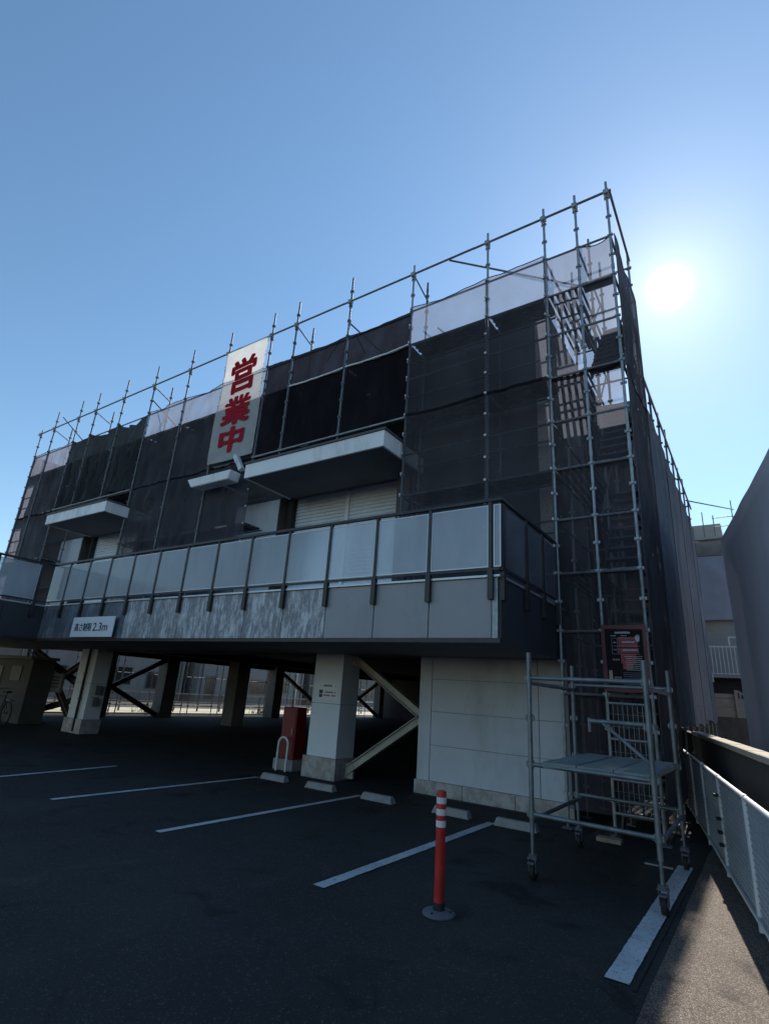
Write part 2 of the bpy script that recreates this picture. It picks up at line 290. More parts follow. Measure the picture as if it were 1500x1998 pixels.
# ------------------------------------------------------------------ mesh helpers
class MB:
    def __init__(s): s.v = []; s.f = []; s.m = []; s.mi = 0
    def add(s, vs_, fs):
        o = len(s.v); s.v += [tuple(p) for p in vs_]
        for f in fs: s.f.append([o+i for i in f]); s.m.append(s.mi)
        return s
    def box(s, x0, x1, y0, y1, z0, z1):
        vs_ = [(x, y, z) for x in (x0, x1) for y in (y0, y1) for z in (z0, z1)]
        return s.add(vs_, [(0, 1, 3, 2), (4, 6, 7, 5), (0, 4, 5, 1), (2, 3, 7, 6), (0, 2, 6, 4), (1, 5, 7, 3)])
    def obox(s, c, u, v, wv, hu, hv, hw):
        c, u, v, wv = Vector(c), Vector(u).normalized(), Vector(v).normalized(), Vector(wv).normalized()
        vs_ = [c+u*a*hu+v*b*hv+wv*d*hw for a in (-1, 1) for b in (-1, 1) for d in (-1, 1)]
        return s.add(vs_, [(0, 1, 3, 2), (4, 6, 7, 5), (0, 4, 5, 1), (2, 3, 7, 6), (0, 2, 6, 4), (1, 5, 7, 3)])
    def bar(s, p, q, wd, ht, up=(0, 0, 1)):
        p, q = Vector(p), Vector(q); d = (q-p); L = d.length; d.normalize()
        up = Vector(up)
        if abs(d.dot(up)) > 0.99: up = Vector((0, 1, 0))
        side = d.cross(up).normalized(); u2 = side.cross(d).normalized()
        return s.obox((p+q)/2, d, side, u2, L/2, wd/2, ht/2)
    def cyl(s, p, q, r, n=8, r2=None, cap=True):
        p, q = Vector(p), Vector(q); d = (q-p).normalized(); r2 = r if r2 is None else r2
        a = Vector((1, 0, 0)) if abs(d.x) < 0.9 else Vector((0, 1, 0))
        e1 = d.cross(a).normalized(); e2 = d.cross(e1)
        vs_ = []
        for i in range(n):
            t = 2*math.pi*i/n; e = math.cos(t)*e1+math.sin(t)*e2
            vs_ += [p+e*r, q+e*r2]
        fs = [(2*i, (2*i+2) % (2*n), (2*i+3) % (2*n), 2*i+1) for i in range(n)]
        if cap: fs += [tuple(range(2*n-2, -1, -2)), tuple(range(1, 2*n, 2))]
        return s.add(vs_, fs)
    def tube(s, pts, r, n=8):
        pts = [Vector(p) for p in pts]
        rings = []
        prev = None
        for i, p in enumerate(pts):
            d = (pts[min(i+1, len(pts)-1)]-pts[max(i-1, 0)]).normalized()
            if prev is None:
                a = Vector((0, 0, 1)) if abs(d.z) < 0.9 else Vector((1, 0, 0)); e1 = d.cross(a).normalized()
            else: e1 = (prev-d*prev.dot(d)).normalized()
            prev = e1; e2 = d.cross(e1)
            rings.append([p+r*(math.cos(2*math.pi*k/n)*e1+math.sin(2*math.pi*k/n)*e2) for k in range(n)])
        vs_ = [v for rg in rings for v in rg]; fs = []
        for i in range(len(rings)-1):
            for k in range(n): fs.append((i*n+k, i*n+(k+1) % n, (i+1)*n+(k+1) % n, (i+1)*n+k))
        fs += [tuple(range(n-1, -1, -1)), tuple((len(rings)-1)*n+k for k in range(n))]
        return s.add(vs_, fs)
    def torus(s, c, axis, R, r, n=28, k=8):
        c, ax = Vector(c), Vector(axis).normalized(); a = Vector((0, 0, 1)) if abs(ax.z) < 0.9 else Vector((1, 0, 0))
        e1 = ax.cross(a).normalized(); e2 = ax.cross(e1); vs_ = []; fs = []
        for i in range(n):
            t = 2*math.pi*i/n; e = math.cos(t)*e1+math.sin(t)*e2
            for j in range(k):
                u = 2*math.pi*j/k; vs_.append(c+e*(R+r*math.cos(u))+ax*r*math.sin(u))
        for i in range(n):
            for j in range(k): fs.append((i*k+j, ((i+1) % n)*k+j, ((i+1) % n)*k+(j+1) % k, i*k+(j+1) % k))
        return s.add(vs_, fs)
    def build(s, name, mat, parent=None, smooth=False, bevel=0.0, origin=None):
        o0 = Vector(origin) if origin is not None else root_loc(parent)
        me = bpy.data.meshes.new(name); me.from_pydata([tuple(Vector(p)-o0) for p in s.v], [], s.f)
        mats = mat if isinstance(mat, (list, tuple)) else [mat]
        for mm in mats: me.materials.append(M[mm])
        if len(mats) > 1: me.polygons.foreach_set('material_index', s.m)
        bm = bmesh.new(); bm.from_mesh(me)
        bmesh.ops.recalc_face_normals(bm, faces=bm.faces)
        if bevel: bmesh.ops.bevel(bm, geom=bm.edges[:], offset=bevel, segments=1, profile=0.7, affect='EDGES', clamp_overlap=True)
        bm.to_mesh(me); bm.free()
        if smooth: me.polygons.foreach_set('use_smooth', [True]*len(me.polygons)); me.set_sharp_from_angle(angle=R_(40))
        me.update()
        ob = bpy.data.objects.new(name, me); C.objects.link(ob)
        if parent is not None: ob.parent = parent
        else: ob.location = o0 if origin is not None else (0, 0, 0)
        return ob
ROOTS = {}
def root_loc(p):
    while p is not None and p.parent is not None: p = p.parent
    return Vector(p.location) if p is not None else Vector((0, 0, 0))
def tag(o, label, cat, group=None):
    o['label'] = label; o['category'] = cat
    if group: o['group'] = group
    return o
def thing(name, loc, label, cat, group=None):
    o = bpy.data.objects.new(name, None); o.empty_display_size = 0.2; C.objects.link(o); o.location = loc
    return tag(o, label, cat, group)
def struct(o): o['kind'] = 'structure'; return o
def share(name, mesh, loc, parent, rotz=0, scale=None):
    o = bpy.data.objects.new(name, mesh); C.objects.link(o); o.parent = parent
    o.location = Vector(loc)-root_loc(parent); o.rotation_euler = (0, 0, rotz)
    if scale: o.scale = scale
    return o
def B(name, mat, parent, x0, x1, y0, y1, z0, z1, bevel=0.0): return MB().box(x0, x1, y0, y1, z0, z1).build(name, mat, parent, bevel=bevel)
def PIPE(name, mat, parent, p, q, r=0.0243, n=10): return MB().cyl(p, q, r, n).build(name, mat, parent, smooth=True)
def nz(x, y, z, s=1.0): return noise.noise(Vector((x*s, y*s, z*s)))

def text_mesh(body, bold=0.0, extrude=0.0):
    cu = bpy.data.curves.new('lettering', 'FONT'); cu.body = body; cu.size = 1.0; cu.offset = bold; cu.extrude = extrude
    ob = bpy.data.objects.new('lettering', cu); C.objects.link(ob)
    bpy.context.view_layer.update()
    dg = bpy.context.evaluated_depsgraph_get()
    me = bpy.data.meshes.new_from_object(ob.evaluated_get(dg))
    bpy.data.objects.remove(ob); bpy.data.curves.remove(cu)
    return me
def place_text(body, mat, parent, x0, x1, z0, z1, y, bold=0.02, name='lettering', warp=None, cuts=0, depth=0.002):
    me = text_mesh(body, 0.0)
    xs = [v.co.x for v in me.vertices]; ys = [v.co.y for v in me.vertices]
    ax, bx, ay, by = min(xs), max(xs), min(ys), max(ys); o0 = root_loc(parent)
    bm = bmesh.new(); bm.from_mesh(me); bmesh.ops.triangulate(bm, faces=bm.faces)
    for _ in range(cuts):
        bmesh.ops.subdivide_edges(bm, edges=[e for e in bm.edges if e.calc_length() > 0.15], cuts=1)
        bmesh.ops.triangulate(bm, faces=bm.faces)
    bm.verts.ensure_lookup_table(); base = [v.co.copy() for v in bm.verts]; tris = [[v.index for v in f.verts] for f in bm.faces]; bm.free()
    out_ = MB()
    for k, (ex, ez) in enumerate(((0, 0), (bold, 0), (-bold, 0), (0, bold*0.8), (0, -bold*0.8), (bold*0.7, bold*0.6), (-bold*0.7, -bold*0.6), (bold*0.7, -bold*0.6), (-bold*0.7, bold*0.6)) if bold else ((0, 0),)):
        vv = []
        for c in base:
            x = x0+(c.x+ex-ax+bold)/(bx-ax+2*bold)*(x1-x0); z = z0+(c.y+ez-ay+bold)/(by-ay+2*bold)*(z1-z0); yy = y-0.0004*k
            if warp: dx, dy, dz = warp(x, z); x += dx; yy += dy; z += dz
            vv.append((x, yy, z))
        out_.add(vv, tris)
    return out_.build(name, mat, parent)
# ================================================================== GROUND
ground = MB(); ground.add([(-900, -900, 0), (900, -900, 0), (900, 900, 0), (-900, 900, 0)], [(0, 1, 2, 3)])
struct(ground.build('ground', 'asphalt'))
AZ = R_(-10.3)
U = Vector((math.sin(AZ), math.cos(AZ), 0)); V = Vector((math.cos(AZ), -math.sin(AZ), 0))
def uv(u, v, z=0.0): return U*u+V*v+Vector((0, 0, z))
# old pavement strip of the alley
mb = MB(); n = 60; vs_ = []; fs = []
for i in range(n+1):
    y = -4+24*i/n
    xl = -0.80+0.02*nz(0, y, 0, 2.0)
    p = uv((y+xl*0.18)/1.0, 0.93); t_ = (y-p.y)/U.y; p = p+U*t_
    vs_ += [(xl, y, 0.004), (p.x, y, 0.004)]
for i in range(n): fs.append((2*i, 2*i+1, 2*i+3, 2*i+2))
mb.add(vs_, fs); struct(mb.build('alley_pavement', 'alley'))
def pline(x0, x1, y0, y1, mat='line'):
    b_ = MB(); n = 110; vv = []; ff = []
    for i in range(n+1):
        y = y0+(y1-y0)*i/n; xc = x0+(x1[0]-x0)*i/n; hw = x1[1]/2
        a_ = 0.005*nz(xc, y*14, 1.3); c_ = 0.005*nz(xc, y*14, 7.7)
        vv += [(xc-hw+a_, y, 0.008), (xc+hw+c_, y, 0.008)]
    for i in range(n): ff.append((2*i, 2*i+1, 2*i+3, 2*i+2))
    b_.add(vv, ff); return struct(b_.build('parking_line', mat))
pline(-9.93, (-10.19, 0.09), 3.9, 6.42)
pline(-7.95, (-7.90, 0.10), 4.18, 7.82)
pline(-5.72, (-5.67, 0.10), 4.25, 7.98)
pline(-3.37, (-3.35, 0.12), 4.21, 7.88)
pline(-0.985, (-0.955, 0.145), 4.26, 7.62, 'line_thick')
# dark tar seam beside the thick line
mb = MB(); mb.add([(-0.885, 4.2, 0.0085), (-0.862, 4.2, 0.0085), (-0.838, 7.8, 0.0085), (-0.858, 7.8, 0.0085)], [(0, 1, 2, 3)])
struct(mb.build('pavement_seam', 'rubber'))
# street at the open left side
mb = MB(); mb.add([(-60, -60, 0.004), (-28.0, -60, 0.004), (-28.0, 120, 0.004), (-60, 120, 0.004)], [(0, 1, 2, 3)]); struct(mb.build('street', 'street'))
struct(MB().box(-28.0, -24.0, -60, 120, -0.05, 0.06).build('pavement', 'pavement'))

# ================================================================== BUILDING
FX0, FX1, FY, ROOF = -23.0, -2.72, 9.32, 9.35
bld = thing('shop_building', (-12.8, 9.0, 0), 'two-storey shop building on columns with glazed balcony, wrapped in scaffold netting', 'building')
# upper volume, kept open where the two shutters sit
def wallseg(x0, x1, z0, z1, y0=FY, y1=FY+0.25, mat='wall', name='wall'): return B(name, mat, bld, x0, x1, y0, y1, z0, z1)
SH = [(-9.85, -5.95), (-19.7, -16.2)]
wallseg(-5.95, FX1, 3.0, ROOF); wallseg(-16.2, -9.85, 3.0, ROOF); wallseg(FX0, -19.7, 3.0, ROOF)
for a, b_ in SH:
    wallseg(a, b_, 6.30, ROOF)
B('wall', 'wall', bld, FX1-0.25, FX1, FY+0.25, 30, 0.0, ROOF)          # right side wall
B('wall', 'wall', bld, FX0, FX0+0.25, FY+0.25, 34, 2.7, ROOF)          # left side wall, above the open ground floor
B('wall', 'wall', bld, FX0, FX1, 34, 34.25, 0, ROOF-1.5)  # unseen rear wall, put in to keep sun out of the ground floor
B('roof', 'soffit', bld, FX0+0.25, FX1-0.25, FY+0.25, 34, ROOF-0.5, ROOF-0.35)
B('ceiling', 'ceiling', bld, FX0+0.002, FX1-0.252, FY-0.25, 34, 2.72, 2.98)
B('lit_wall_edge', 'wall_strip', bld, -2.98, FX1+0.01, FY-0.06, FY-0.002, 3.0, ROOF-0.1)  # lit bit of wall, its brightness put into a paler colour
for x in (-13.9, -6.0):
    B('wall_strip', 'wall', bld, x-0.16, x+0.16, FY-0.10, FY-0.002, 3.1, ROOF-0.2, 0.01)
MB().cyl((-5.72, FY-0.07, 3.05), (-5.72, FY-0.07, 9.2), 0.05, 10).build('downpipe', 'rail_dark', bld, smooth=True)
MB().cyl((-16.05, FY-0.07, 3.05), (-16.05, FY-0.07, 9.2), 0.05, 10).build('downpipe', 'rail_dark', bld, smooth=True)
def window(x0, x1, z0, z1, parent, y=FY):
    wf = MB(); t_ = 0.05
    wf.box(x0, x1, y-0.05, y-0.003, z0, z0+t_); wf.box(x0, x1, y-0.05, y-0.003, z1-t_, z1)
    wf.box(x0, x0+t_, y-0.05, y-0.003, z0+t_, z1-t_); wf.box(x1-t_, x1, y-0.05, y-0.003, z0+t_, z1-t_)
    xm = (x0+x1)/2; wf.box(xm-0.025, xm+0.025, y-0.045, y-0.003, z0+t_, z1-t_)
    f_ = wf.build('window', 'rail_dark', parent)
    for a_, c_ in ((x0+t_, xm-0.025), (xm+0.025, x1-t_)):
        MB().box(a_, c_, y-0.025, y-0.004, z0+t_, z1-t_).build('pane', 'glass_dark', f_)
for x in (-15.0, -13.1, -21.9): window(x, x+1.3, 6.9, 8.2, bld)
for x in (-15.1, -12.9): window(x, x+1.5, 3.9, 5.6, bld)
# shutters
def shutter(x0, x1):
    s = MB(); z = 3.0; y0 = FY+0.42; k = 0
    prof = []
    while z < 6.34:
        prof += [(y0, z), (y0-0.030, z+0.022), (y0-0.026, z+0.072), (y0-0.002, z+0.088)]; z += 0.092
    vv = []; ff = []
    for (yy, zz) in prof: vv += [(x0, yy, zz), (x1, yy, zz)]
    for i in range(len(prof)-1): ff.append((2*i, 2*i+1, 2*i+3, 2*i+2))
    s.add(vv, ff); return s.build('roller_shutter', 'shutter', bld)
for a, b_ in SH:
    mid = (a+b_)/2
    s1 = shutter(a+0.22, mid-0.05); s2 = shutter(mid+0.05, b_-0.05)
    B('shutter_post', 'shutter', bld, mid-0.05, mid+0.05, FY+0.36, FY+0.46, 3.0, 6.32)
    B('shutter_reveal', 'recess', bld, a, a+0.22, FY+0.25, FY+0.46, 3.0, 6.30)
    B('shutter_housing', 'recess', bld, a, b_, FY+0.47, FY+0.55, 3.0, 6.34)
for xa, xb in ((-11.5, -9.86), (-21.2, -19.71)): B('flank_panel', 'panel_wall', bld, xa, xb, FY-0.03, FY-0.002, 3.02, 6.25, 0.004)
# canopies over the shutters
def canopy(x0, x1, y0, z0, z1):
    c = B('canopy', 'canopy', bld, x0, x1, y0, y0+0.05, z0, z1, 0.006)
    MB().box(x1-0.05, x1, y0+0.052, FY-0.002, z0, z1).build('canopy_side', 'canopy', c)
    MB().box(x0, x0+0.05, y0+0.052, FY-0.002, z0, z1).build('canopy_side', 'canopy', c)
    MB().box(x0+0.051, x1-0.051, y0+0.052, FY-0.002, z0+0.02, z0+0.07).build('canopy_soffit', 'canopy_under', c)
    MB().box(x0-0.03, x1+0.03, y0-0.03, FY-0.002, z1+0.002, z1+0.05).build('canopy_roof', 'canopy_top', c)
canopy(-9.55, -5.56, 7.76, 6.21, 6.56)
canopy(-19.25, -15.60, 7.76, 6.23, 6.56)
# pale boxed awning lamp poking out of the netting between the canopies
lb = MB(); y0 = 7.92
lb.add([(-12.02, y0, 6.66), (-10.30, y0, 6.66), (-10.38, y0+0.02, 6.42), (-11.84, y0+0.02, 6.42), (-12.02, 8.28, 6.66), (-10.30, 8.28, 6.66), (-10.38, 8.28, 6.42), (-11.84, 8.28, 6.42)],
       [(0, 1, 2, 3), (4, 7, 6, 5), (0, 4, 5, 1), (3, 2, 6, 7), (0, 3, 7, 4), (1, 5, 6, 2)])
lb.build('light_box', 'canopy', bld, bevel=0.02)
br = MB().bar((-10.60, 8.30, 7.18), (-10.36, 8.30, 6.80), 0.10, 0.12); br.bar((-10.66, 8.30, 7.25), (-10.52, 8.30, 7.02), 0.13, 0.10)

br.build('light_bracket', 'canopy', bld)
for p, q in (((-10.40, 8.36, 6.84), (-10.40, FY, 6.84)), ((-11.2, 8.25, 6.56), (-11.2, FY, 6.56))): MB().bar(p, q, 0.05, 0.05).build('light_arm', 'canopy', bld)

# --- balcony
YB, XB = 6.19, -2.52
slab = MB(); slab.box(-24.0, XB-0.03, YB+0.04, FY-0.002, 2.30, 2.715); slab.box(-24.0, XB-0.03, YB+0.04, FY-0.002, 2.716, 3.0)
slab.box(-24.0, -14.13, -1.0, YB+0.039, 2.30, 3.0)
bal = slab.build('balcony', 'soffit', bld)
JX = [-2.63-0.885*k for k in range(13)]+[-14.10]
for k in range(13):
    x1, x0 = JX[k], JX[k+1]
    mt = 'fascia' if k < 3 else ('fascia_worn' if k < 9 else 'fascia_worn_dark')
    if k == 3: mt = 'fascia_worn'
    MB().box(x0+0.006, x1-0.006, YB, YB+0.037, 2.32, 3.06).build('fascia_panel', mt, bal, bevel=0.004)
MB().box(-2.624, -2.552, YB-0.004, YB+0.037, 2.32, 3.06).build('fascia_corner', 'galv', bal)
MB().box(-14.10, XB, YB-0.012, YB+0.030, 2.265, 2.317).build('drip_edge', 'rail_dark', bal)
MB().box(-14.10, XB+0.01, YB-0.03, YB+0.16, 3.062, 3.095).build('coping', 'coping', bal, bevel=0.004)
# side towards the scaffold stair
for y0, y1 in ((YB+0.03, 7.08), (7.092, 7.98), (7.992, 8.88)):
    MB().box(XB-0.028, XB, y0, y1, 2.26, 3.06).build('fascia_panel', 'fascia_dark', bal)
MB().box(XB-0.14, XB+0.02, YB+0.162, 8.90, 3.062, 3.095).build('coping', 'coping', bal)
# wing of the balcony coming forward at the left
WX = -14.12
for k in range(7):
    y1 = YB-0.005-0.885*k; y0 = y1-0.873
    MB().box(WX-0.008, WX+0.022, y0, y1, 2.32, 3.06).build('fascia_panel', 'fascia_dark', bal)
MB().box(WX-0.16, WX+0.04, 0, YB-0.034, 3.062, 3.095).build('coping', 'coping', bal)
MB().box(WX-0.005, WX+0.03, 0, YB-0.016, 2.265, 2.317).build('drip_edge', 'rail_dark', bal)
def post(x, y, dx, dy):
    """flat post bolted to the fascia, with a splice plate"""
    p = MB(); a_ = (x-0.022-abs(dy)*0.0, x+0.022)
    if dx == 0: p.box(x-0.024, x+0.024, y-0.055, y-0.006, 2.80, 4.05); p.box(x-0.034, x+0.034, y-0.065, y-0.005, 2.78, 3.14)
    else: p.box(x+0.006, x+0.055, y-0.024, y+0.024, 2.80, 4.05); p.box(x+0.005, x+0.065, y-0.034, y+0.034, 2.78, 3.14)
    p.build('baluster_post', 'rail_dark', bal)
for x in JX[:13]: post(x, YB, 0, 1)
for y in (7.05, 7.75, 8.45): post(XB, y, 1, 0)
post(XB-0.02, YB+0.06, 1, 0)
for k in range(6): post(WX+0.02, YB-0.30-0.95*k, 1, 0)
MB().box(WX+0.02, XB+0.06, YB-0.06, YB-0.015, 4.052, 4.10).build('handrail', 'rail_dark', bal, bevel=0.006)
MB().box(XB+0.008, XB+0.058, YB-0.013, 8.55, 4.052, 4.10).build('handrail', 'rail_dark', bal, bevel=0.006)
MB().box(WX+0.02, WX+0.072, 0.0, YB-0.062, 4.052, 4.10).build('handrail', 'rail_dark', bal, bevel=0.006)
MB().box(WX+0.05, XB+0.01, YB-0.05, YB-0.02, 3.145, 3.175).build('lower_rail', 'rail_dark', bal)
MB().box(XB+0.012, XB+0.045, YB-0.018, 8.55, 3.145, 3.175).build('lower_rail', 'rail_dark', bal)
MB().box(WX+0.03, WX+0.06, 0.0, YB-0.052, 3.145, 3.175).build('lower_rail', 'rail_dark', bal)
def pane(x0, x1, y0, y1, mt, frame=True):
    p = MB(); p.box(x0, x1, y0, y1, 3.20, 4.00); o = p.build('glass_pane', mt, bal)
    if frame:
        f_ = MB(); t_ = 0.014
        if x1-x0 > y1-y0:
            f_.box(x0-t_, x1+t_, y0-0.004, y1+0.004, 4.00, 4.00+t_); f_.box(x0-t_, x1+t_, y0-0.004, y1+0.004, 3.20-t_, 3.20)
            f_.box(x0-t_, x0, y0-0.004, y1+0.004, 3.20, 4.0); f_.box(x1, x1+t_, y0-0.004, y1+0.004, 3.20, 4.0)
        else:
            f_.box(x0-0.004, x1+0.004, y0-t_, y1+t_, 4.00, 4.00+t_); f_.box(x0-0.004, x1+0.004, y0-t_, y1+t_, 3.20-t_, 3.20)
            f_.box(x0-0.004, x1+0.004, y0-t_, y0, 3.20, 4.0); f_.box(x0-0.004, x1+0.004, y1, y1+t_, 3.20, 4.0)
        f_.build('pane_frame', 'coping', o if o.parent is None else bal)
for k in range(13):
    x1, x0 = JX[k]-0.04, JX[k+1]+0.04
    if k == 12: x0 = -14.0
    pane(x0, x1, YB-0.038, YB-0.030, 'pane')
pane(-2.575, -2.505, YB-0.038, YB-0.030, 'pane')
for y0, y1 in ((6.33, 7.01), (7.09, 7.71), (7.79, 8.41)): pane(XB+0.024, XB+0.032, y0, y1, 'pane_dark', False)
for k in range(6):
    y1 = YB-0.34-0.95*k; pane(WX+0.040, WX+0.048, y1-0.87, y1, 'pane')

# --- ground floor: front wall of panels, columns, braces
GY = 8.93
wb = B('panel_wall', 'soffit', bld, -5.19, -2.53, GY+0.012, GY+0.20, 0.0, 2.298)
zs = [0.245, 0.81, 1.36, 1.91, 2.296]
xs_ = [(-5.19, -4.948), (-4.936, -3.006), (-2.994, -2.53)]
for i, (xa, xb) in enumerate(xs_):
    if i == 0:
        MB().box(xa, xb, GY, GY+0.0115, 0.245, 2.296).build('wall_panel', 'panel_wall', wb); continue
    for j in range(4):
        MB().box(xa, xb, GY+0.0005*j, GY+0.0115, zs[j]+0.004, zs[j+1]-0.004).build('wall_panel', 'panel_wall', wb)
for xa, xb in ((-5.22, -4.30), (-4.295, -3.40), (-3.395, -2.50)):
    MB().box(xa, xb, GY-0.03, GY+0.011, 0.0, 0.243).build('plinth_stone', 'marble', wb, bevel=0.004)
MB().box(-5.22, -2.52, GY-0.035, GY-0.002, -0.01, 0.03).build('base_gap', 'recess', wb)
def column(x0, x1, y0, y1, zt, mat, plinth=True, seam=True):
    c = B('column', mat, bld, x0, x1, y0, y1, 0.38 if plinth else 0.0, zt, 0.004)
    if plinth:
        MB().box(x0-0.06, x0+(x1-x0)*0.995+0.05, y0-0.05, y1+0.04, 0.0, 0.378).build('plinth', 'marble', c, bevel=0.006)
    if seam:
        MB().box(x0-0.002, x1+0.002, y0-0.002, y1+0.002, 1.345, 1.352).build('panel_seam', 'ink_grey', c)
    return c
colR = column(-7.56, -6.84, 8.72, 9.28, 2.298, 'column')
colL = column(-16.78, -15.92, 8.72, 9.20, 2.298, 'column')
MB().cyl((-16.22, 8.665, 0.05), (-16.22, 8.665, 2.29), 0.035, 10).build('drain_pipe', 'rubber', colL, smooth=True)
pb = MB(); [pb.box(-16.27, -16.17, 8.63, 8.70, z, z+0.03) for z in (0.9, 1.6)]; pb.build('pipe_clip', 'rail_dark', colL)
MB().box(-15.86, -15.72, 8.80, 8.98, 1.05, 1.30).build('meter_box', 'column_dark', colL)
MB().box(-15.86, -15.74, 8.80, 8.95, 0.75, 0.98).build('meter_box', 'column_dark', colL)
# yellow edge guard on the right column
MB().box(-7.62, -7.575, 8.78, 8.84, 0.10, 2.25).build('edge_guard', 'wood', colR)
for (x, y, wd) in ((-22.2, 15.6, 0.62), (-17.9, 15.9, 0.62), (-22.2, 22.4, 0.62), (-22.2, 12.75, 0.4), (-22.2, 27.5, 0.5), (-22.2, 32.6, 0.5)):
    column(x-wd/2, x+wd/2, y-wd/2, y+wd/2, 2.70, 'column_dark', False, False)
B('beam', 'ceiling', bld, -22.6, -22.1, 9.6, 34, 2.42, 2.718)
B('beam', 'ceiling', bld, -15.7, -7.6, 8.86, 9.2, 2.27, 2.299)
B('beam', 'ceiling', bld, -18.1, -17.7, 9.6, 34, 2.45, 2.718)
def hbeam(p, q, mat, sz=0.13):
    p, q = Vector(p), Vector(q); d = (q-p).normalized(); nrm = Vector((0, 1, 0)) if abs(d.y) < 0.5 else Vector((1, 0, 0))
    s = d.cross(nrm).normalized(); b_ = MB(); L = (q-p).length/2; c = (p+q)/2
    b_.obox(c, d, nrm, s, L, 0.006, sz/2); 
    b_.obox(c+s*sz/2, d, nrm, s, L, sz/2, 0.007); b_.obox(c-s*sz/2, d, nrm, s, L, sz/2, 0.007)
    return b_.build('brace', mat, bld)
hbeam((-6.80, 9.02, 2.27), (-5.20, 9.02, 1.29), 'brace'); hbeam((-5.20, 9.02, 1.21), (-6.80, 9.02, 0.15), 'brace')
gp = MB(); gp.box(-6.86, -6.62, 9.0, 9.04, 0.04, 0.30); gp.box(-6.84, -6.66, 8.99, 9.05, 2.10, 2.29); gp.build('gusset_plate', 'brace', bld)
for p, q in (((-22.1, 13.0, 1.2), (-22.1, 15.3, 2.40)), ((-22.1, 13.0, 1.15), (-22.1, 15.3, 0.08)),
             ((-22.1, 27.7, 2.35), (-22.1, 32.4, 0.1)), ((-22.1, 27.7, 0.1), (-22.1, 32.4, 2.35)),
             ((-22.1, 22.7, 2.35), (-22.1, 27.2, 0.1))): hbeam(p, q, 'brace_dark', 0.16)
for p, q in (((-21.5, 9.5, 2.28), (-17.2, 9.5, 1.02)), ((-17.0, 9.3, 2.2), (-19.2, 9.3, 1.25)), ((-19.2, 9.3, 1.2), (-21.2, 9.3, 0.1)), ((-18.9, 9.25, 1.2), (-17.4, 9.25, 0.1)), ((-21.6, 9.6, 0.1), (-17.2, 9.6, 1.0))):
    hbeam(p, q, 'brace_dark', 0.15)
B('gusset_plate', 'column_dark', bld, -19.55, -18.45, 9.16, 9.24, 0.98, 1.55)
gs = MB(); [gs.box(-19.1, -18.6, 9.15, 9.158, 1.12+0.1*i, 1.16+0.1*i) for i in range(4)]; gs.build('gusset_rib', 'ceiling', bld)

# ================================================================== SCAFFOLD
SY, SYI = 8.46, 9.10
scf = thing('scaffold', (-12, 8.46, 0), 'grey steel pipe scaffold with decks and stair tower around the shop building', 'scaffold')
PX = [-1.26, -1.85, -2.47, -3.68, -5.53, -7.38, -9.22, -10.16, -11.96, -13.76, -15.67, -17.47, -19.34, -20.57, -22.47, -23.60]
def standard(x, y, z0, z1, mat='galv_dark', flip=0):
    p = MB(); p.cyl((x, y, z0), (x, y, z1), 0.0243, 10)
    z = math.ceil((z0+0.12)/0.45)*0.45
    while z < z1-0.05:
        for dx, dy in ((1, 0), (-1, 0), (0, 1), (0, -1)):
            p.box(x+dx*0.034-0.016, x+dx*0.034+0.016, y+dy*0.034-0.016, y+dy*0.034+0.016, z-0.028, z+0.016)
        z += 0.45
    z = 1.8
    while z < z1-0.3:
        if z > z0+0.2: p.cyl((x, y, z+0.12), (x, y, z+0.22), 0.030, 10)
        z += 1.8
    p.build('standard', mat, scf, smooth=False)
    if z0 < 0.2:
        b_ = MB(); b_.cyl((x, y, 0.02), (x, y, z0), 0.016, 8); b_.box(x-0.07, x+0.07, y-0.07, y+0.07, 0.008, 0.02); b_.build('jack_base', 'galv_dark', scf)
SHORT = (-7.38, -9.22, -10.16, -17.47, -19.34)
for x in PX:
    top = 11.2 if x > -6 else (11.1 if x < -23 else 11.68)
    z0 = 0.12 if x > -3 else (7.02 if x in SHORT else 3.02)
    standard(x, SY, z0, top, 'galv' if x > -6 else 'galv_dark')
TALL = {-5.53: 11.2, -9.22: 11.25, -15.67: 11.2, -19.34: 11.2, -22.47: 11.2, -11.96: 11.25}
for x in PX[3:]:
    standard(x, SYI, 6.62 if x in SHORT else 3.02, TALL.get(x, 9.25))
# top handrail in pipe lengths, couplers
hx = [-23.75, -19.8, -15.9, -11.4, -7.6, -4.0, -1.20]
for a, b_ in zip(hx[:-1], hx[1:]):
    PIPE('handrail_pipe', 'galv_dark', scf, (a, SY-0.05, 10.90), (b_+0.03, SY-0.05, 10.905))
for x in PX:
    B('coupler', 'galv', scf, x-0.05, x+0.05, SY-0.085, SY+0.03, 10.85, 10.96, 0.01)
PIPE('handrail_pipe', 'galv_dark', scf, (-1.20, SY-0.05, 10.90), (-1.24, 10.58, 11.05))
# short ties from outer to inner standards
for x in TALL:
    PIPE('tie_pipe', 'galv_dark', scf, (x+0.03, SY, 10.86), (x+0.03, SYI, 10.62), 0.018, 8)
for p, q in (((-7.36, SY+0.02, 10.28), (-8.05, SYI, 9.85)), ((-7.36, SY+0.02, 10.28), (-6.85, SYI, 9.70)),
             ((-4.60, SY-0.02, 10.90), (-2.10, 10.25, 10.45)), ((-15.6, SY, 10.35), (-14.7, SYI, 9.30)), ((-14.9, SYI, 9.50), (-13.9, SYI, 9.15)),
             ((-21.95, SY-0.02, 11.30), (-20.7, SYI, 10.0)), ((-5.2, SYI, 9.75), (-4.85, SYI+0.05, 9.35))):
    PIPE('diagonal_brace', 'galv_dark', scf, p, q, 0.0215, 8)
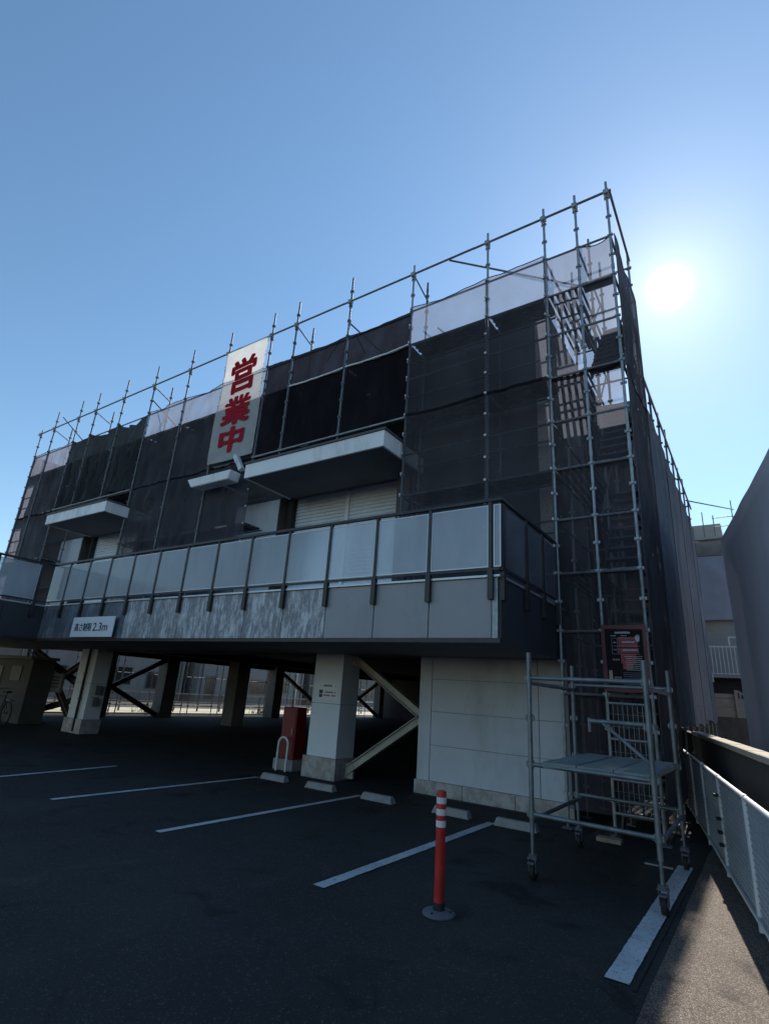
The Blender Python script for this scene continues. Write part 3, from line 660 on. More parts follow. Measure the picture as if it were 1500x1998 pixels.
# ledgers front and inner rows
LZ = [9.9, 9.0, 8.1, 7.2, 6.3, 5.4, 4.5, 3.6, 2.7, 1.8, 0.9]
for k in range(len(PX)-1):
    x1, x0 = PX[k], PX[k+1]
    blocked = (x1 <= -5.5 and x0 >= -10.2) or (x1 <= -15.6 and x0 >= -20.6)
    for z in LZ:
        if blocked and z < 7.0: continue
        if not (x0 > -2.6) and z < 4.0: continue
        if (x0 > -2.6) and z < 1.0: continue
        PIPE('ledger', 'galv_dark', scf, (x0+0.03, SY+(0.095 if x1 < -5.5 else 0), z-0.02), (x1-0.03, SY+(0.095 if x1 < -5.5 else 0), z-0.02), 0.0213, 8)
        if x1 < -2.4 and z in (9.0, 8.1, 7.2, 6.3, 5.4, 4.5): PIPE('ledger', 'galv_dark', scf, (x0+0.03, SYI, z-0.02), (x1-0.03, SYI, z-0.02), 0.0213, 8)
    if blocked: PIPE('ledger', 'galv', scf, (x0, SY-0.055, 7.14), (x1, SY-0.055, 7.14), 0.0243, 8)
for x in PX[2:]:
    for z in (9.0, 7.2, 5.4):
        if x in SHORT and z < 7: continue
        PIPE('transom', 'galv_dark', scf, (x, SY+(0.08 if x < -5.5 else 0.03), z-0.03), (x, SYI-0.03, z-0.03), 0.0213, 8)
# decks
def deck(x0, x1, y0, y1, z, along='x'):
    d = MB(); nrow = 2
    if along == 'x':
        wdt = (y1-y0)/nrow
        for i in range(nrow):
            a_ = y0+wdt*i+0.006; b_ = y0+wdt*(i+1)-0.006
            d.box(x0+0.04, x1-0.04, a_, b_, z+0.028, z+0.034)
            for yy in (a_, (a_+b_)/2-0.012, b_-0.024): d.box(x0+0.04, x1-0.04, yy, yy+0.024, z-0.012, z+0.0275)
        kx = x0+0.3
        while kx < x1-0.2: d.box(kx, kx+0.03, y0+0.03, y1-0.03, z-0.006, z+0.020); kx += 0.45
    else:
        nb_ = 5; st = (x1-x0)/nb_
        for i in range(nb_):
            a_ = x0+st*i+0.02; d.box(a_, a_+0.055, y0+0.04, y1-0.04, z-0.01, z+0.034)
        ky = y0+0.3
        while ky < y1-0.2: d.box(x0+0.03, x1-0.03, ky, ky+0.03, z-0.006, z+0.020); ky += 0.45
    d.build('deck_plank', 'plank', scf)
for k in range(2, len(PX)-1):
    x1, x0 = PX[k], PX[k+1]
    blocked = (x1 <= -5.5 and x0 >= -10.2) or (x1 <= -15.6 and x0 >= -20.6)
    for z in (9.0, 7.2, 5.4):
        if blocked and z < 7: continue
        deck(x0, x1, SY+0.05, SYI-0.04, z)
for xa, xb in ((-7.36, -5.56), (-9.20, -7.41)):
    tb_ = MB(); tb_.tube([(xa+(xb-xa)*i/12, SY-0.005, 9.0+0.018*nz(i*0.7, xa, 2)-0.03*math.sin(math.pi*i/12)) for i in range(13)], 0.022, 8); tb_.build('toe_strip', 'canopy', scf, smooth=True)
# stair tower and right side
SX = (-2.47, -1.85, -1.26)
YR = [8.46, 9.48, 10.52]
for y in YR[1:]:
    for x in SX: standard(x, y, 0.12, 11.25 if y > 10 else (11.0 if x == -1.85 else 9.95), 'galv')
PIPE('handrail_pipe', 'galv', scf, (-2.50, 10.50, 10.80), (-1.20, 10.50, 10.80))
for x in SX:
    for z in LZ:
        for ya, yb in zip(YR[:-1], YR[1:]):
            if z < 1.5: continue
            PIPE('ledger', 'galv_dark', scf, (x, ya+0.03, z-0.02), (x, yb-0.03, z-0.02), 0.0213, 8)
for z in LZ:
    for xa, xb in zip(SX[:-1], SX[1:]):
        if z > 1.5: PIPE('ledger', 'galv', scf, (xa+0.03, 10.52, z-0.02), (xb-0.03, 10.52, z-0.02), 0.0213, 8)
FYS = [10.52, 11.78, 13.0, 14.22, 15.44, 16.66, 17.9, 19.2]
for z in (9.0, 7.2, 5.4, 3.6):
    deck(-2.44, -1.88, 8.46, 10.52, z, 'y')
    if z < 9:
        for ya, yb in zip(FYS[:-1], FYS[1:]): deck(-2.44, -1.88, ya, yb, z, 'y')
# stairs rise away from the parking lot
def flight(z0, z1, y0, y1):
    s = MB()
    for x in (-1.82, -1.29): s.bar((x, y0, z0), (x, y1, z1), 0.03, 0.14)
    st = s.build('stair_flight', 'plank', scf)
    n_ = 8
    for i in range(n_):
        t_ = (i+0.5)/n_; y = y0+(y1-y0)*t_; z = z0+(z1-z0)*(t_+0.06)
        MB().box(-1.803, -1.307, y-0.10, y+0.09, z-0.015, z+0.015).build('tread', 'plank', st)
    for x in (-1.83, -1.28):
        MB().cyl((x, y0, z0+0.85), (x, y1, z1+0.85), 0.017, 8).build('stair_rail', 'galv', st, smooth=True)
for z0 in (0.0, 1.8, 3.6, 5.4, 7.2): flight(z0+0.02, z0+1.8, 8.75, 10.20)
for z0 in (1.8, 3.6, 5.4, 7.2, 9.0):
    d = MB(); d.box(-1.82, -1.29, 10.22, 10.50, z0, z0+0.03); d.build('landing_plate', 'plank', scf)
    d = MB(); d.box(-1.82, -1.29, 8.49, 8.72, z0, z0+0.03); d.build('landing_plate', 'plank', scf)
# lower run of scaffold beyond the stair tower
for i, y in enumerate(FYS[1:]):
    standard(-1.26, y, 0.12, 8.45+0.12*((i*7) % 3-1), 'galv_dark'); standard(-1.85, y, 0.12, 8.2+0.2*(i % 2), 'galv_dark')
PIPE('handrail_pipe', 'galv', scf, (-1.21, 10.6, 8.05), (-1.21, 15.2, 8.07)); PIPE('handrail_pipe', 'galv', scf, (-1.21, 15.0, 8.07), (-1.21, 19.5, 8.08))
for ya, yb in zip(FYS[:-1], FYS[1:]):
    for z in (7.2, 6.3, 5.4, 4.5, 3.6, 2.7):
        PIPE('ledger', 'galv', scf, (-1.26, ya+0.03, z-0.02), (-1.26, yb-0.03, z-0.02), 0.0213, 8)
    PIPE('transom', 'galv', scf, (-1.82, yb, 7.4), (-1.29, yb, 7.4), 0.0213, 8)
# left side of the building, standing on the ground
LY = [SY]+[10.3+1.83*k for k in range(14)]
for y in LY[1:]:
    standard(-23.6, y, 0.12, 4.8)
    standard(-23.1, y, 0.12, 2.6)
for ya, yb in zip(LY[:-1], LY[1:]):
    for z in (4.5, 1.8, 0.45): PIPE('ledger', 'galv_dark', scf, (-23.6, ya+0.03, z-0.03), (-23.6, yb-0.03, z-0.03), 0.0213, 8)
standard(-23.6, 9.1, 3.02, 10.2); standard(-23.6, 9.9, 3.02, 10.0)
for z in (9.9, 9.0, 8.1, 7.2, 6.3, 5.4, 4.5):
    PIPE('ledger', 'galv_dark', scf, (-23.6, SY+0.03, z-0.02), (-23.6, 9.88, z-0.02), 0.0213, 8)

# ================================================================== NETTING SHEETS
def sheet(name, mat, P, Q, zt, zb, label, group, nx=22, nzv=56, amp=0.02, sag=0.05, folds=0.0, seed=0, cat='netting', jag=0.0, fold_n=5, bot=0.0, ties=True):
    """cloth hung between two standards P=(x,y), Q=(x,y)"""
    P, Q = Vector((*P, 0)), Vector((*Q, 0)); d = Q-P; L = d.length; t_ = d.normalized(); nrm = Vector((t_.y, -t_.x, 0))
    if nrm.y > 0 or (abs(nrm.y) < 1e-6 and nrm.x < 0): nrm = -nrm
    b_ = MB(); vv = []; ff = []
    H = zt-zb
    for j in range(nzv+1):
        v = j/nzv
        for i in range(nx+1):
            u = i/nx
            pin = math.sin(math.pi*u)**0.5 if 0 < u < 1 else 0
            ztop = zt-sag*(math.sin(math.pi*u)**0.8 if 0 < u < 1 else 0)-jag*pin*(0.5+0.5*nz(u*3, seed, 2.1))
            zbot = zb+bot*pin*nz(u*2.2, seed+9, 0)
            z = ztop+(zbot-ztop)*v
            p = P+d*u
            off = amp*pin*(nz(u*2.1+seed*3.1, z*0.9, seed*1.7)*1.6+0.8*nz(u*6+seed, z*2.2+3, seed)+0.5*nz(u*4+z*1.5, z*1.5-u*3, seed+4))
            if folds:
                ph = fold_n*2*math.pi*u+1.4*nz(u*2, z*0.7, seed+2.2)+seed
                fan = (0.25+0.95*v)*(1-0.35*v*v)
                sw = math.sin(ph); sw = (abs(sw)**0.6)*(1 if sw > 0 else -1)
                off += folds*pin*fan*(sw*0.7+0.4*math.sin(1.7*ph+2*v+seed)+0.5*nz(u*5, z*0.8, seed+11))
            vv.append(p+nrm*off+Vector((0, 0, z)))
    for j in range(nzv):
        for i in range(nx):
            a_ = j*(nx+1)+i; ff.append((a_, a_+1, a_+nx+2, a_+nx+1))
    b_.add(vv, ff)
    o = b_.build(name, mat, None, smooth=True, origin=(P.x, P.y, zb))
    # hem and ties are part of the sheet
    hm = MB(); k = 0
    top = [vv[i] for i in range(nx+1)]
    hm.tube([p+Vector((0, -0.004, 0)) for p in top], 0.010, 6)
    hm.tube([vv[j*(nx+1)] + nrm*0.004 for j in range(0, nzv+1, 2)], 0.008, 6); hm.tube([vv[j*(nx+1)+nx] + nrm*0.004 for j in range(0, nzv+1, 2)], 0.008, 6)
    h = hm.build('hem', 'ink_grey', o, smooth=True)
    if H > 4.5 and mat in ('net', 'net_stair'):
        js = int(nzv*(zt-7.1)/H); sm = MB(); a0 = js*(nx+1)
        sm.add([vv[a0+i]+nrm*0.004+Vector((0, 0, dz)) for dz in (0.035, -0.035) for i in range(nx+1)], [(i, i+1, nx+2+i, nx+1+i) for i in range(nx)])
        sm.build('seam', 'net_dark', o)
    tm = MB(); z = zt-0.05
    while ties and z > zb and mat not in ('net_glare', 'net_slate', 'net_beige', 'net_dark'):
        for pp in (P, Q):
            c = pp+nrm*0.036+Vector((0, 0, z)); tm.box(c.x-0.012, c.x+0.012, c.y-0.012, c.y+0.012, c.z-0.02, c.z+0.02)
        z -= 0.45
    if tm.v: tm.build('tie', 'white_steel' if mat in ('net', 'net_stair') else 'ink_grey', o)['kind'] = 'stuff'
    return tag(o, label, cat, group)
FRONT = 'netting sheets across the shop front'
yo, yi = SY-0.075, SY+0.035
sheet('net_sheet', 'net_stair', (-1.84, yi), (-1.25, yi), 9.93, 0.30, 'narrow grey netting strip on the right half of the stair tower front', FRONT, 12, 70, 0.02, 0.10, seed=1)
sheet('net_sheet', 'net_stair', (-2.46, yi), (-1.86, yi), 9.93, 0.25, 'narrow grey netting strip on the left half of the stair tower front', FRONT, 12, 80, 0.02, 0.03, seed=2)
sheet('net_sheet', 'net', (-3.67, yo), (-2.48, yo), 9.93, 3.05, 'grey see-through netting between stair tower and the netting bay above the balcony corner', FRONT, 20, 60, 0.022, 0.03, seed=3)
sheet('net_sheet', 'net', (-5.50, yo), (-3.69, yo), 9.93, 3.05, 'wide grey see-through netting right of the large canopy', FRONT, 24, 60, 0.028, 0.08, seed=4)
sheet('net_sheet', 'net_dark', (-7.36, yi), (-5.55, yi), 9.92, 7.16, 'opaque black netting over the right end of the large canopy', FRONT, 26, 40, 0.03, 0.04, 0.012, seed=5, fold_n=2)
sheet('net_sheet', 'net_dark', (-9.20, yi), (-7.40, yi), 9.94, 7.16, 'opaque black netting over the middle of the large canopy', FRONT, 26, 40, 0.035, 0.05, 0.015, seed=6, fold_n=2)
sheet('net_sheet', 'net_dark', (-10.14, yi), (-9.24, yi), 9.94, 7.02, 'narrow opaque black netting just right of the red-lettered banner', FRONT, 18, 40, 0.03, 0.03, 0.01, seed=7, fold_n=2)
sheet('net_sheet', 'net', (-11.94, yi), (-10.18, yi), 9.94, 3.05, 'grey see-through netting hanging behind and below the red-lettered banner', FRONT, 26, 60, 0.05, 0.03, 0.02, seed=8, fold_n=2)
sheet('net_sheet', 'net', (-13.74, yi), (-11.98, yi), 9.94, 3.05, 'grey see-through netting just left of the red-lettered banner', FRONT, 26, 60, 0.05, 0.06, 0.02, seed=9, fold_n=2)
sheet('net_sheet', 'net', (-15.65, yi), (-13.78, yi), 9.94, 3.05, 'grey see-through netting between the black drape and the second bay left of banner', FRONT, 26, 60, 0.06, 0.04, 0.03, seed=10, fold_n=3)
sheet('net_drape', 'drape', (-17.45, SY+0.01), (-15.69, SY+0.01), 9.95, 7.20, 'black folded drape with high right corner above the small canopy', 'black drapes above the small canopy', 40, 44, 0.05, 0.28, 0.21, seed=11, jag=0.10, fold_n=3)
sheet('net_drape', 'drape', (-19.32, SY+0.01), (-17.49, SY+0.01), 9.97, 7.20, 'black folded drape hanging over the middle of the small canopy', 'black drapes above the small canopy', 40, 44, 0.05, 0.22, 0.21, seed=12.4, jag=0.08, fold_n=3)
sheet('net_drape', 'drape', (-20.55, SY+0.01), (-19.36, SY+0.01), 9.97, 7.20, 'black folded drape hanging over the left end of the small canopy', 'black drapes above the small canopy', 32, 44, 0.05, 0.18, 0.18, seed=13.1, jag=0.06, fold_n=2)
sheet('net_sheet', 'net', (-22.45, yi), (-20.59, yi), 9.95, 3.05, 'grey see-through netting left of the black drapes', FRONT, 22, 50, 0.05, 0.05, 0.02, seed=14)
sheet('net_sheet', 'net', (-23.58, yi), (-22.49, yi), 9.95, 3.05, 'grey see-through netting at the far left end of the scaffold', FRONT, 18, 50, 0.05, 0.05, 0.02, seed=15)
sheet('net_sheet', 'net_dark', (-23.64, SY), (-23.64, 9.9), 9.95, 3.05, 'dark netting closing the left end of the scaffold, seen edge-on', None, 18, 50, 0.05, 0.03, 0.05, seed=16, fold_n=2)
sheet('net_sheet', 'net_dark', (-2.46, 10.58), (-1.27, 10.58), 7.6, 0.3, 'added dark net behind the stair tower, blocking sun through it', None, 20, 50, 0.04, 0.03, 0.03, seed=18, fold_n=3)  # sheet added to stop sunlight leaking through the tower onto the parking
SIDE = 'netting sheets along the alley side'
sheet('net_sheet', 'net_stair', (-1.195, 8.47), (-1.195, 10.54), 9.90, 0.35, 'brownish netting on the alley side of the stair tower', SIDE, 30, 70, 0.03, 0.06, 0.015, seed=17, fold_n=4, ties=False)
for k, (ya, yb) in enumerate(((10.56, 13.0), (13.0, 15.44), (15.44, 17.9), (17.9, 19.2))):
    sheet('net_sheet', 'net_glare', (-1.205, ya), (-1.205, yb), 7.32, 1.42, ('alley netting with glare in its blue-grey tint, just beyond the stair tower', 'alley netting with glare in its blue-grey tint, second bay beyond stair tower', 'alley netting with glare in its blue-grey tint, third bay beyond stair tower', 'narrow netting with glare in its blue-grey tint at the far end of the alley scaffold')[k], SIDE, 30, 50, 0.03, 0.05, 0.025, seed=20+k*1.3, fold_n=4, bot=0.2)

# ================================================================== BANNER, SIGNS
bx0, bx1, bz0, bz1, by = -11.93, -10.17, 7.26, 10.87, SY-0.085
def bwarp(x, z):
    u = (x-bx0)/(bx1-bx0); v = (z-bz0)/(bz1-bz0)
    dy = 0.028*math.sin(3.0*u+2.2*v*3)+0.03*nz(x*1.4, z*0.9, 3)+0.012*nz(x*4, z*3, 5)
    dy += 0.02*math.exp(-((u-0.92)**2+(v-0.93)**2)*30)
    return (0.012*math.sin(5*v)*(u-0.5), -dy*0.85, -0.02*math.sin(math.pi*u)*v-0.03*math.sin(math.pi*u)*(1-v))
ban = thing('banner', (-11.05, by, bz0), 'tall white cloth banner with red lettering hung on the scaffold', 'banner')
b_ = MB(); vv = []; ff = []; nx_, nz_ = 36, 70
for j in range(nz_+1):
    for i in range(nx_+1):
        x = bx0+(bx1-bx0)*i/nx_; z = bz0+(bz1-bz0)*j/nz_; d = bwarp(x, z); vv.append((x+d[0], by+d[1], z+d[2]))
for j in range(nz_):
    for i in range(nx_): a_ = j*(nx_+1)+i; ff.append((a_, a_+1, a_+nx_+2, a_+nx_+1))
b_.add(vv, ff); b_.build('cloth', 'banner', ban, smooth=True)
for ch, z0, z1, xa, xb in (('営', 9.33, 10.46, -11.56, -10.46), ('業', 8.32, 9.26, -11.62, -10.50), ('中', 7.48, 8.28, -11.54, -10.58)):
    place_text(ch, 'banner_red', ban, xa, xb, z0, z1, by-0.024, 0.042, 'letter', bwarp, 3)
em = MB()
for k in range(9):
    z = bz0+0.1+k*0.43
    for x in (bx0+0.03, bx1-0.03): em.cyl((x, by-0.03, z), (x, by-0.02, z), 0.014, 8)
em.build('eyelet', 'galv', ban)
# height limit sign
sg = thing('height_sign', (-11.6, YB-0.07, 2.32), 'white height-limit sign with dark lettering on the balcony fascia', 'sign')
B('sign_board', 'sign_white', sg, -12.42, -10.78, YB-0.095, YB-0.072, 2.335, 2.755, 0.004)
place_text('高さ制限', 'sign_ink', sg, -12.28, -11.60, 2.455, 2.63, YB-0.0965, 0.016)
place_text('2.3m', 'sign_ink', sg, -11.54, -10.98, 2.455, 2.63, YB-0.0965, 0.010)
# notice on the column: heading between rules, dark square mark, two rows of small print
nt_ = thing('column_notice', (-7.2, 8.715, 1.5), 'small printed parking notice stuck on the white column', 'sign')
B('notice_sheet', 'sign_white', nt_, -7.42, -6.93, 8.7145, 8.7175, 1.42, 1.74)
pr = MB()
for i in range(4): pr.box(-7.28+i*0.055, -7.24+i*0.055, 8.7115, 8.714, 1.665, 1.70)
pr.box(-7.39, -7.32, 8.7115, 8.714, 1.681, 1.686); pr.box(-7.02, -6.95, 8.7115, 8.714, 1.681, 1.686)
for r_ in range(2):
    for i in range(9):
        if (i*5+r_*3) % 7: pr.box(-7.27+i*0.034, -7.247+i*0.034, 8.7115, 8.714, 1.545-r_*0.06, 1.575-r_*0.06)
pr.box(-7.39, -7.30, 8.7115, 8.714, 1.53, 1.60); pr.box(-7.39, -7.30, 8.7115, 8.714, 1.46, 1.52)
pr.build('small_print', 'ink_grey', nt_)

# poster on the stair tower netting
PYp = 8.36
po = thing('site_poster', (-1.56, PYp, 1.86), 'black site-notice poster with red border tied on the stair tower', 'poster')
b_ = MB(); vv = []; ff = []
for j in range(15):
    for i in range(11):
        x = -1.85+0.60*i/10; z = 1.84+0.92*j/14; vv.append((x, PYp+0.012*nz(x*6, z*4, 1)-0.01*math.sin(3.1*(i/10)), z-0.008*math.sin(math.pi*i/10)))
for j in range(14):
    for i in range(10): a_ = j*11+i; ff.append((a_, a_+1, a_+12, a_+11))
b_.add(vv, ff); b_.build('border', 'poster_red', po, smooth=True)
yq = PYp-0.022
MB().add([(-1.79, yq, 1.90), (-1.30, yq, 1.90), (-1.30, yq, 2.69), (-1.80, yq, 2.70)], [(0, 1, 2, 3)]).build('printed_sheet', 'poster_black', po)
def rows(mat, items, yy=yq-0.004):
    p = MB()
    for x0, x1, z0, z1 in items: p.add([(x0, yy, z0), (x1, yy, z0), (x1, yy, z1), (x0, yy, z1)], [(0, 1, 2, 3)])
    p.build('print', mat, po)
def words(x0, x1, z, h, wmin=0.010, wmax=0.022, gap=0.004):
    L = []; x = x0
    while x < x1-wmin:
        w_ = random.uniform(wmin, wmax); L.append((x, min(x1, x+w_), z, z+h*random.uniform(0.75, 1))); x += w_+gap
    return L
rows('poster_red_print', [(-1.62, -1.37, 2.44, 2.58), (-1.63, -1.36, 2.36, 2.43), (-1.60, -1.40, 2.22, 2.35), (-1.58, -1.45, 2.14, 2.22)])
rows('poster_white', words(-1.66, -1.45, 2.63, 0.032)+words(-1.72, -1.64, 2.595, 0.012)+words(-1.58, -1.50, 2.595, 0.010)+words(-1.57, -1.40, 2.50, 0.026)+words(-1.57, -1.38, 2.39, 0.024)
     + words(-1.69, -1.64, 2.50, 0.016)+words(-1.69, -1.64, 2.40, 0.014)+[(-1.71, -1.34, 2.565, 2.568), (-1.71, -1.34, 2.455, 2.458), (-1.71, -1.34, 2.345, 2.348), (-1.71, -1.707, 2.345, 2.568), (-1.635, -1.632, 2.345, 2.568)], yq-0.007)
tx = []
for i in range(8): tx += words(-1.55+0.01*(i % 3), -1.32, 2.31-i*0.026, 0.009, 0.008, 0.03)
rows('poster_white', tx, yq-0.008)
tx = []
for i in range(7): tx += words(-1.58, -1.33, 2.09-i*0.026, 0.010, 0.01, 0.03)
rows('poster_blue', tx, yq-0.006)
rows('poster_cream', [(-1.77, -1.725, 1.98, 2.12)]+words(-1.71, -1.62, 2.26, 0.02)+words(-1.70, -1.60, 2.02, 0.018)+words(-1.70, -1.61, 2.0, 0.012), yq-0.005)
hand = MB()                      # open-palm stop mark
def disc(cx, cz, rx, rz, n_=14): hand.add([(cx+rx*math.cos(2*math.pi*i/n_), yq-0.010, cz+rz*math.sin(2*math.pi*i/n_)) for i in range(n_)], [tuple(range(n_))])
disc(-1.365, 2.545, 0.026, 0.032)
hand.add([(-1.392, yq-0.0102, 2.55), (-1.40, yq-0.0102, 2.585), (-1.388, yq-0.0102, 2.588), (-1.376, yq-0.0102, 2.56)], [(0, 1, 2, 3)])
for i in range(4): hand.add([(-1.386+i*0.0125, yq-0.0104, 2.55), (-1.376+i*0.0125, yq-0.0104, 2.55), (-1.376+i*0.0125, yq-0.0104, 2.615-0.006*abs(i-1.5)), (-1.386+i*0.0125, yq-0.0104, 2.615-0.006*abs(i-1.5))], [(0, 1, 2, 3)])
hand.build('hand_mark', 'poster_white', po)

# ================================================================== SITE THINGS
# wire gate at the foot of the stair tower
gt = thing('wire_gate', (-1.56, 8.30, 0.30), 'wire-mesh gate closing the foot of the stair tower', 'gate')
for p, q in (((-1.81, 8.30, 0.30), (-1.81, 8.30, 1.70)), ((-1.31, 8.30, 0.30), (-1.31, 8.30, 1.70)), ((-1.81, 8.30, 1.68), (-1.31, 8.30, 1.68)), ((-1.81, 8.30, 1.22), (-1.31, 8.30, 1.22)), ((-1.81, 8.30, 0.72), (-1.31, 8.30, 0.72)), ((-1.81, 8.30, 0.32), (-1.31, 8.30, 0.32))):
    PIPE('gate_frame', 'galv', gt, p, q, 0.016, 8)
gm = MB()
for i in range(1, 8): gm.cyl((-1.81+0.0625*i, 8.30, 0.34), (-1.81+0.0625*i, 8.30, 1.66), 0.0035, 5)
for i in range(8): gm.cyl((-1.80, 8.304, 0.42+0.16*i), (-1.32, 8.304, 0.42+0.16*i), 0.003, 5)
gm.build('wire_mesh', 'galv', gt)
tag(MB().box(-2.0, -1.70, 8.02, 8.16, 0.008, 0.06).build('sole_board', 'wood', None, bevel=0.006), 'short weathered timber board lying under the stair tower', 'board')

# rolling tower
tw = thing('rolling_tower', (-1.48, 6.65, 0), 'small wheeled scaffold tower with grey deck, standing before the stair tower', 'scaffold tower')
TL = {(-2.05, 5.82): 2.12, (-2.07, 7.53): 2.11, (-0.91, 5.76): 2.06, (-0.93, 7.48): 2.08}
for (x, y), zt in TL.items():
    p = MB(); p.cyl((x, y, 0.40), (x, y, zt), 0.0243, 12); p.cyl((x, y, 0.20), (x, y, 0.42), 0.017, 10)
    for z in (0.57, 1.02, 1.46, 1.86):
        p.cyl((x, y, z-0.035), (x, y, z+0.035), 0.034, 10); p.box(x-0.045, x+0.045, y-0.012, y+0.012, z-0.022, z+0.022)
    p.build('leg', 'tower_steel', tw, smooth=True)
    c = MB(); c.box(x-0.045, x+0.045, y-0.035, y+0.035, 0.185, 0.20); c.box(x-0.036, x-0.030, y-0.03, y+0.045, 0.075, 0.186); c.box(x+0.030, x+0.036, y-0.03, y+0.045, 0.075, 0.186)
    c.cyl((x, y, 0.20), (x, y, 0.225), 0.042, 12); c.box(x-0.03, x+0.03, y-0.075, y-0.03, 0.15, 0.165)
    co = c.build('castor', 'rubber_grey', tw)
    wv = MB(); wv.cyl((x-0.022, y+0.012, 0.083), (x+0.022, y+0.012, 0.083), 0.075, 20); wv.build('wheel', 'rubber', co, smooth=True)
    hb = MB(); hb.cyl((x-0.026, y+0.012, 0.083), (x+0.026, y+0.012, 0.083), 0.026, 12); hb.build('hub', 'galv', co, smooth=True)
    B('jack_handle', 'tower_steel', tw, x-0.13, x+0.09, y-0.006, y+0.006, 0.355, 0.367) if (x, y) == (-0.91, 5.76) else None
FLp, BLp, FRp, BRp = (-2.05, 5.82), (-2.07, 7.53), (-0.91, 5.76), (-0.93, 7.48)
def tb(a, b_, za, zb, r=0.0213): PIPE('rail', 'tower_steel', tw, (a[0], a[1], za), (b_[0], b_[1], zb), r, 10)
for z in (0.57, 1.86): tb(FLp, FRp, z, z); tb(BLp, BRp, z+0.01, z+0.01); tb(FLp, BLp, z-0.05, z-0.05); tb(FRp, BRp, z-0.05, z-0.05)
tb(FLp, FRp, 1.02, 1.02); tb(BLp, BRp, 1.02, 1.02)
tb((-1.56, 6.25), (-0.92, 6.25), 1.47, 1.47); tb((-1.42, 6.25), (-0.92, 5.9), 1.45, 1.12, 0.016); tb(FRp, (-0.93, 6.3), 1.46, 1.46)
PIPE('rail', 'tower_steel', tw, (-1.56, 6.25, 1.36), (-1.56, 6.25, 1.50), 0.016, 8)
for k in range(3):
    x0 = -1.92+0.335*k; x1 = x0+0.325
    d = MB(); d.box(x0, x1, 5.80, 7.50, 1.052, 1.060); d.box(x0, x1, 5.79, 5.80, 1.005, 1.062); d.box(x0, x1, 7.50, 7.51, 1.005, 1.062)
    for xx in (x0, x1-0.02): d.box(xx, xx+0.02, 5.80, 7.50, 1.01, 1.0515)
    for j in range(11): d.box(x0+0.03, x1-0.03, 5.90+0.15*j, 5.905+0.15*j, 1.0605, 1.0640)
    d.build('deck_plank', 'deck', tw)
lk = MB(); lk.cyl((-1.66, 8.22, 0.95), (-1.52, 8.2, 1.02), 0.02, 8); lk.cyl((-1.70, 8.22, 0.90), (-1.60, 8.2, 0.96), 0.012, 8); lk.build('gate_latch', 'galv', gt)

# wheel stops
ws_l = ['concrete wheel stop beside the white hoop guard', 'concrete wheel stop in front of the white column', 'concrete wheel stop before the dark opening with the steel brace',
        'concrete wheel stop behind the red bollard, against the panelled wall', 'concrete wheel stop nearest the rolling tower']
proto = None
for k, x in enumerate((-7.50, -6.41, -5.23, -3.95, -2.98)):
    if proto is None:
        b_ = MB(); L = 0.30; pr_ = [(-0.075, 0), (-0.062, 0.06), (-0.035, 0.10), (0.035, 0.10), (0.062, 0.06), (0.075, 0)]
        vv = [(sx*(L-(0.03 if z > 0.05 else 0)), y, z) for sx in (-1, 1) for (y, z) in pr_]
        b_.add(vv, [tuple(range(6)), tuple(range(11, 5, -1))]+[(i, i+6, (i+1) % 6+6, (i+1) % 6) for i in range(6)])
        o = b_.build('wheel_stop', 'concrete', None, bevel=0.006); proto = o
    else:
        o = proto.copy(); C.objects.link(o)
    o.location = (x, 7.83+random.uniform(-0.02, 0.02), 0.003); o.rotation_euler = (0, 0, random.uniform(-0.05, 0.05))
    tag(o, ws_l[k], 'wheel stop', 'concrete wheel stops at the parking bays')

# bollard
bo = thing('bollard', (-2.32, 4.42, 0), 'red flexible bollard with three white bands on a round grey base', 'bollard')
def lathe(prof, cx, cy, n_=24):
    b_ = MB(); vv = []; ff = []
    for r, z in prof:
        for i in range(n_): t_ = 2*math.pi*i/n_; vv.append((cx+r*math.cos(t_), cy+r*math.sin(t_), z))
    for j in range(len(prof)-1):
        for i in range(n_): ff.append((j*n_+i, j*n_+(i+1) % n_, (j+1)*n_+(i+1) % n_, (j+1)*n_+i))
    ff += [tuple(range(n_-1, -1, -1)), tuple((len(prof)-1)*n_+i for i in range(n_))]
    return b_.add(vv, ff)
cx, cy_ = -2.32, 4.42
lathe([(0.128, 0.003), (0.128, 0.012), (0.115, 0.022), (0.055, 0.032), (0.048, 0.034)], cx, cy_, 32).build('base', 'rubber_grey', bo, smooth=True)
lathe([(0.047, 0.033), (0.047, 0.07), (0.042, 0.085)], cx, cy_).build('collar', 'rubber', bo, smooth=True)
lathe([(0.041, 0.08), (0.038, 0.56), (0.040, 0.59), (0.040, 0.855), (0.036, 0.868), (0.016, 0.872)], cx, cy_).build('post', 'orange_red', bo, smooth=True)
for z in (0.605, 0.690, 0.775): lathe([(0.0395, z), (0.0410, z+0.001), (0.0410, z+0.047), (0.0395, z+0.048)], cx, cy_).build('reflective_band', 'reflect_white', bo, smooth=True)
bt = MB(); [bt.cyl((cx+0.092*math.cos(a_), cy_+0.092*math.sin(a_), 0.024), (cx+0.092*math.cos(a_), cy_+0.092*math.sin(a_), 0.031), 0.012, 8) for a_ in (0.4, 2.5, 4.6)]; bt.build('bolt', 'rubber', bo)

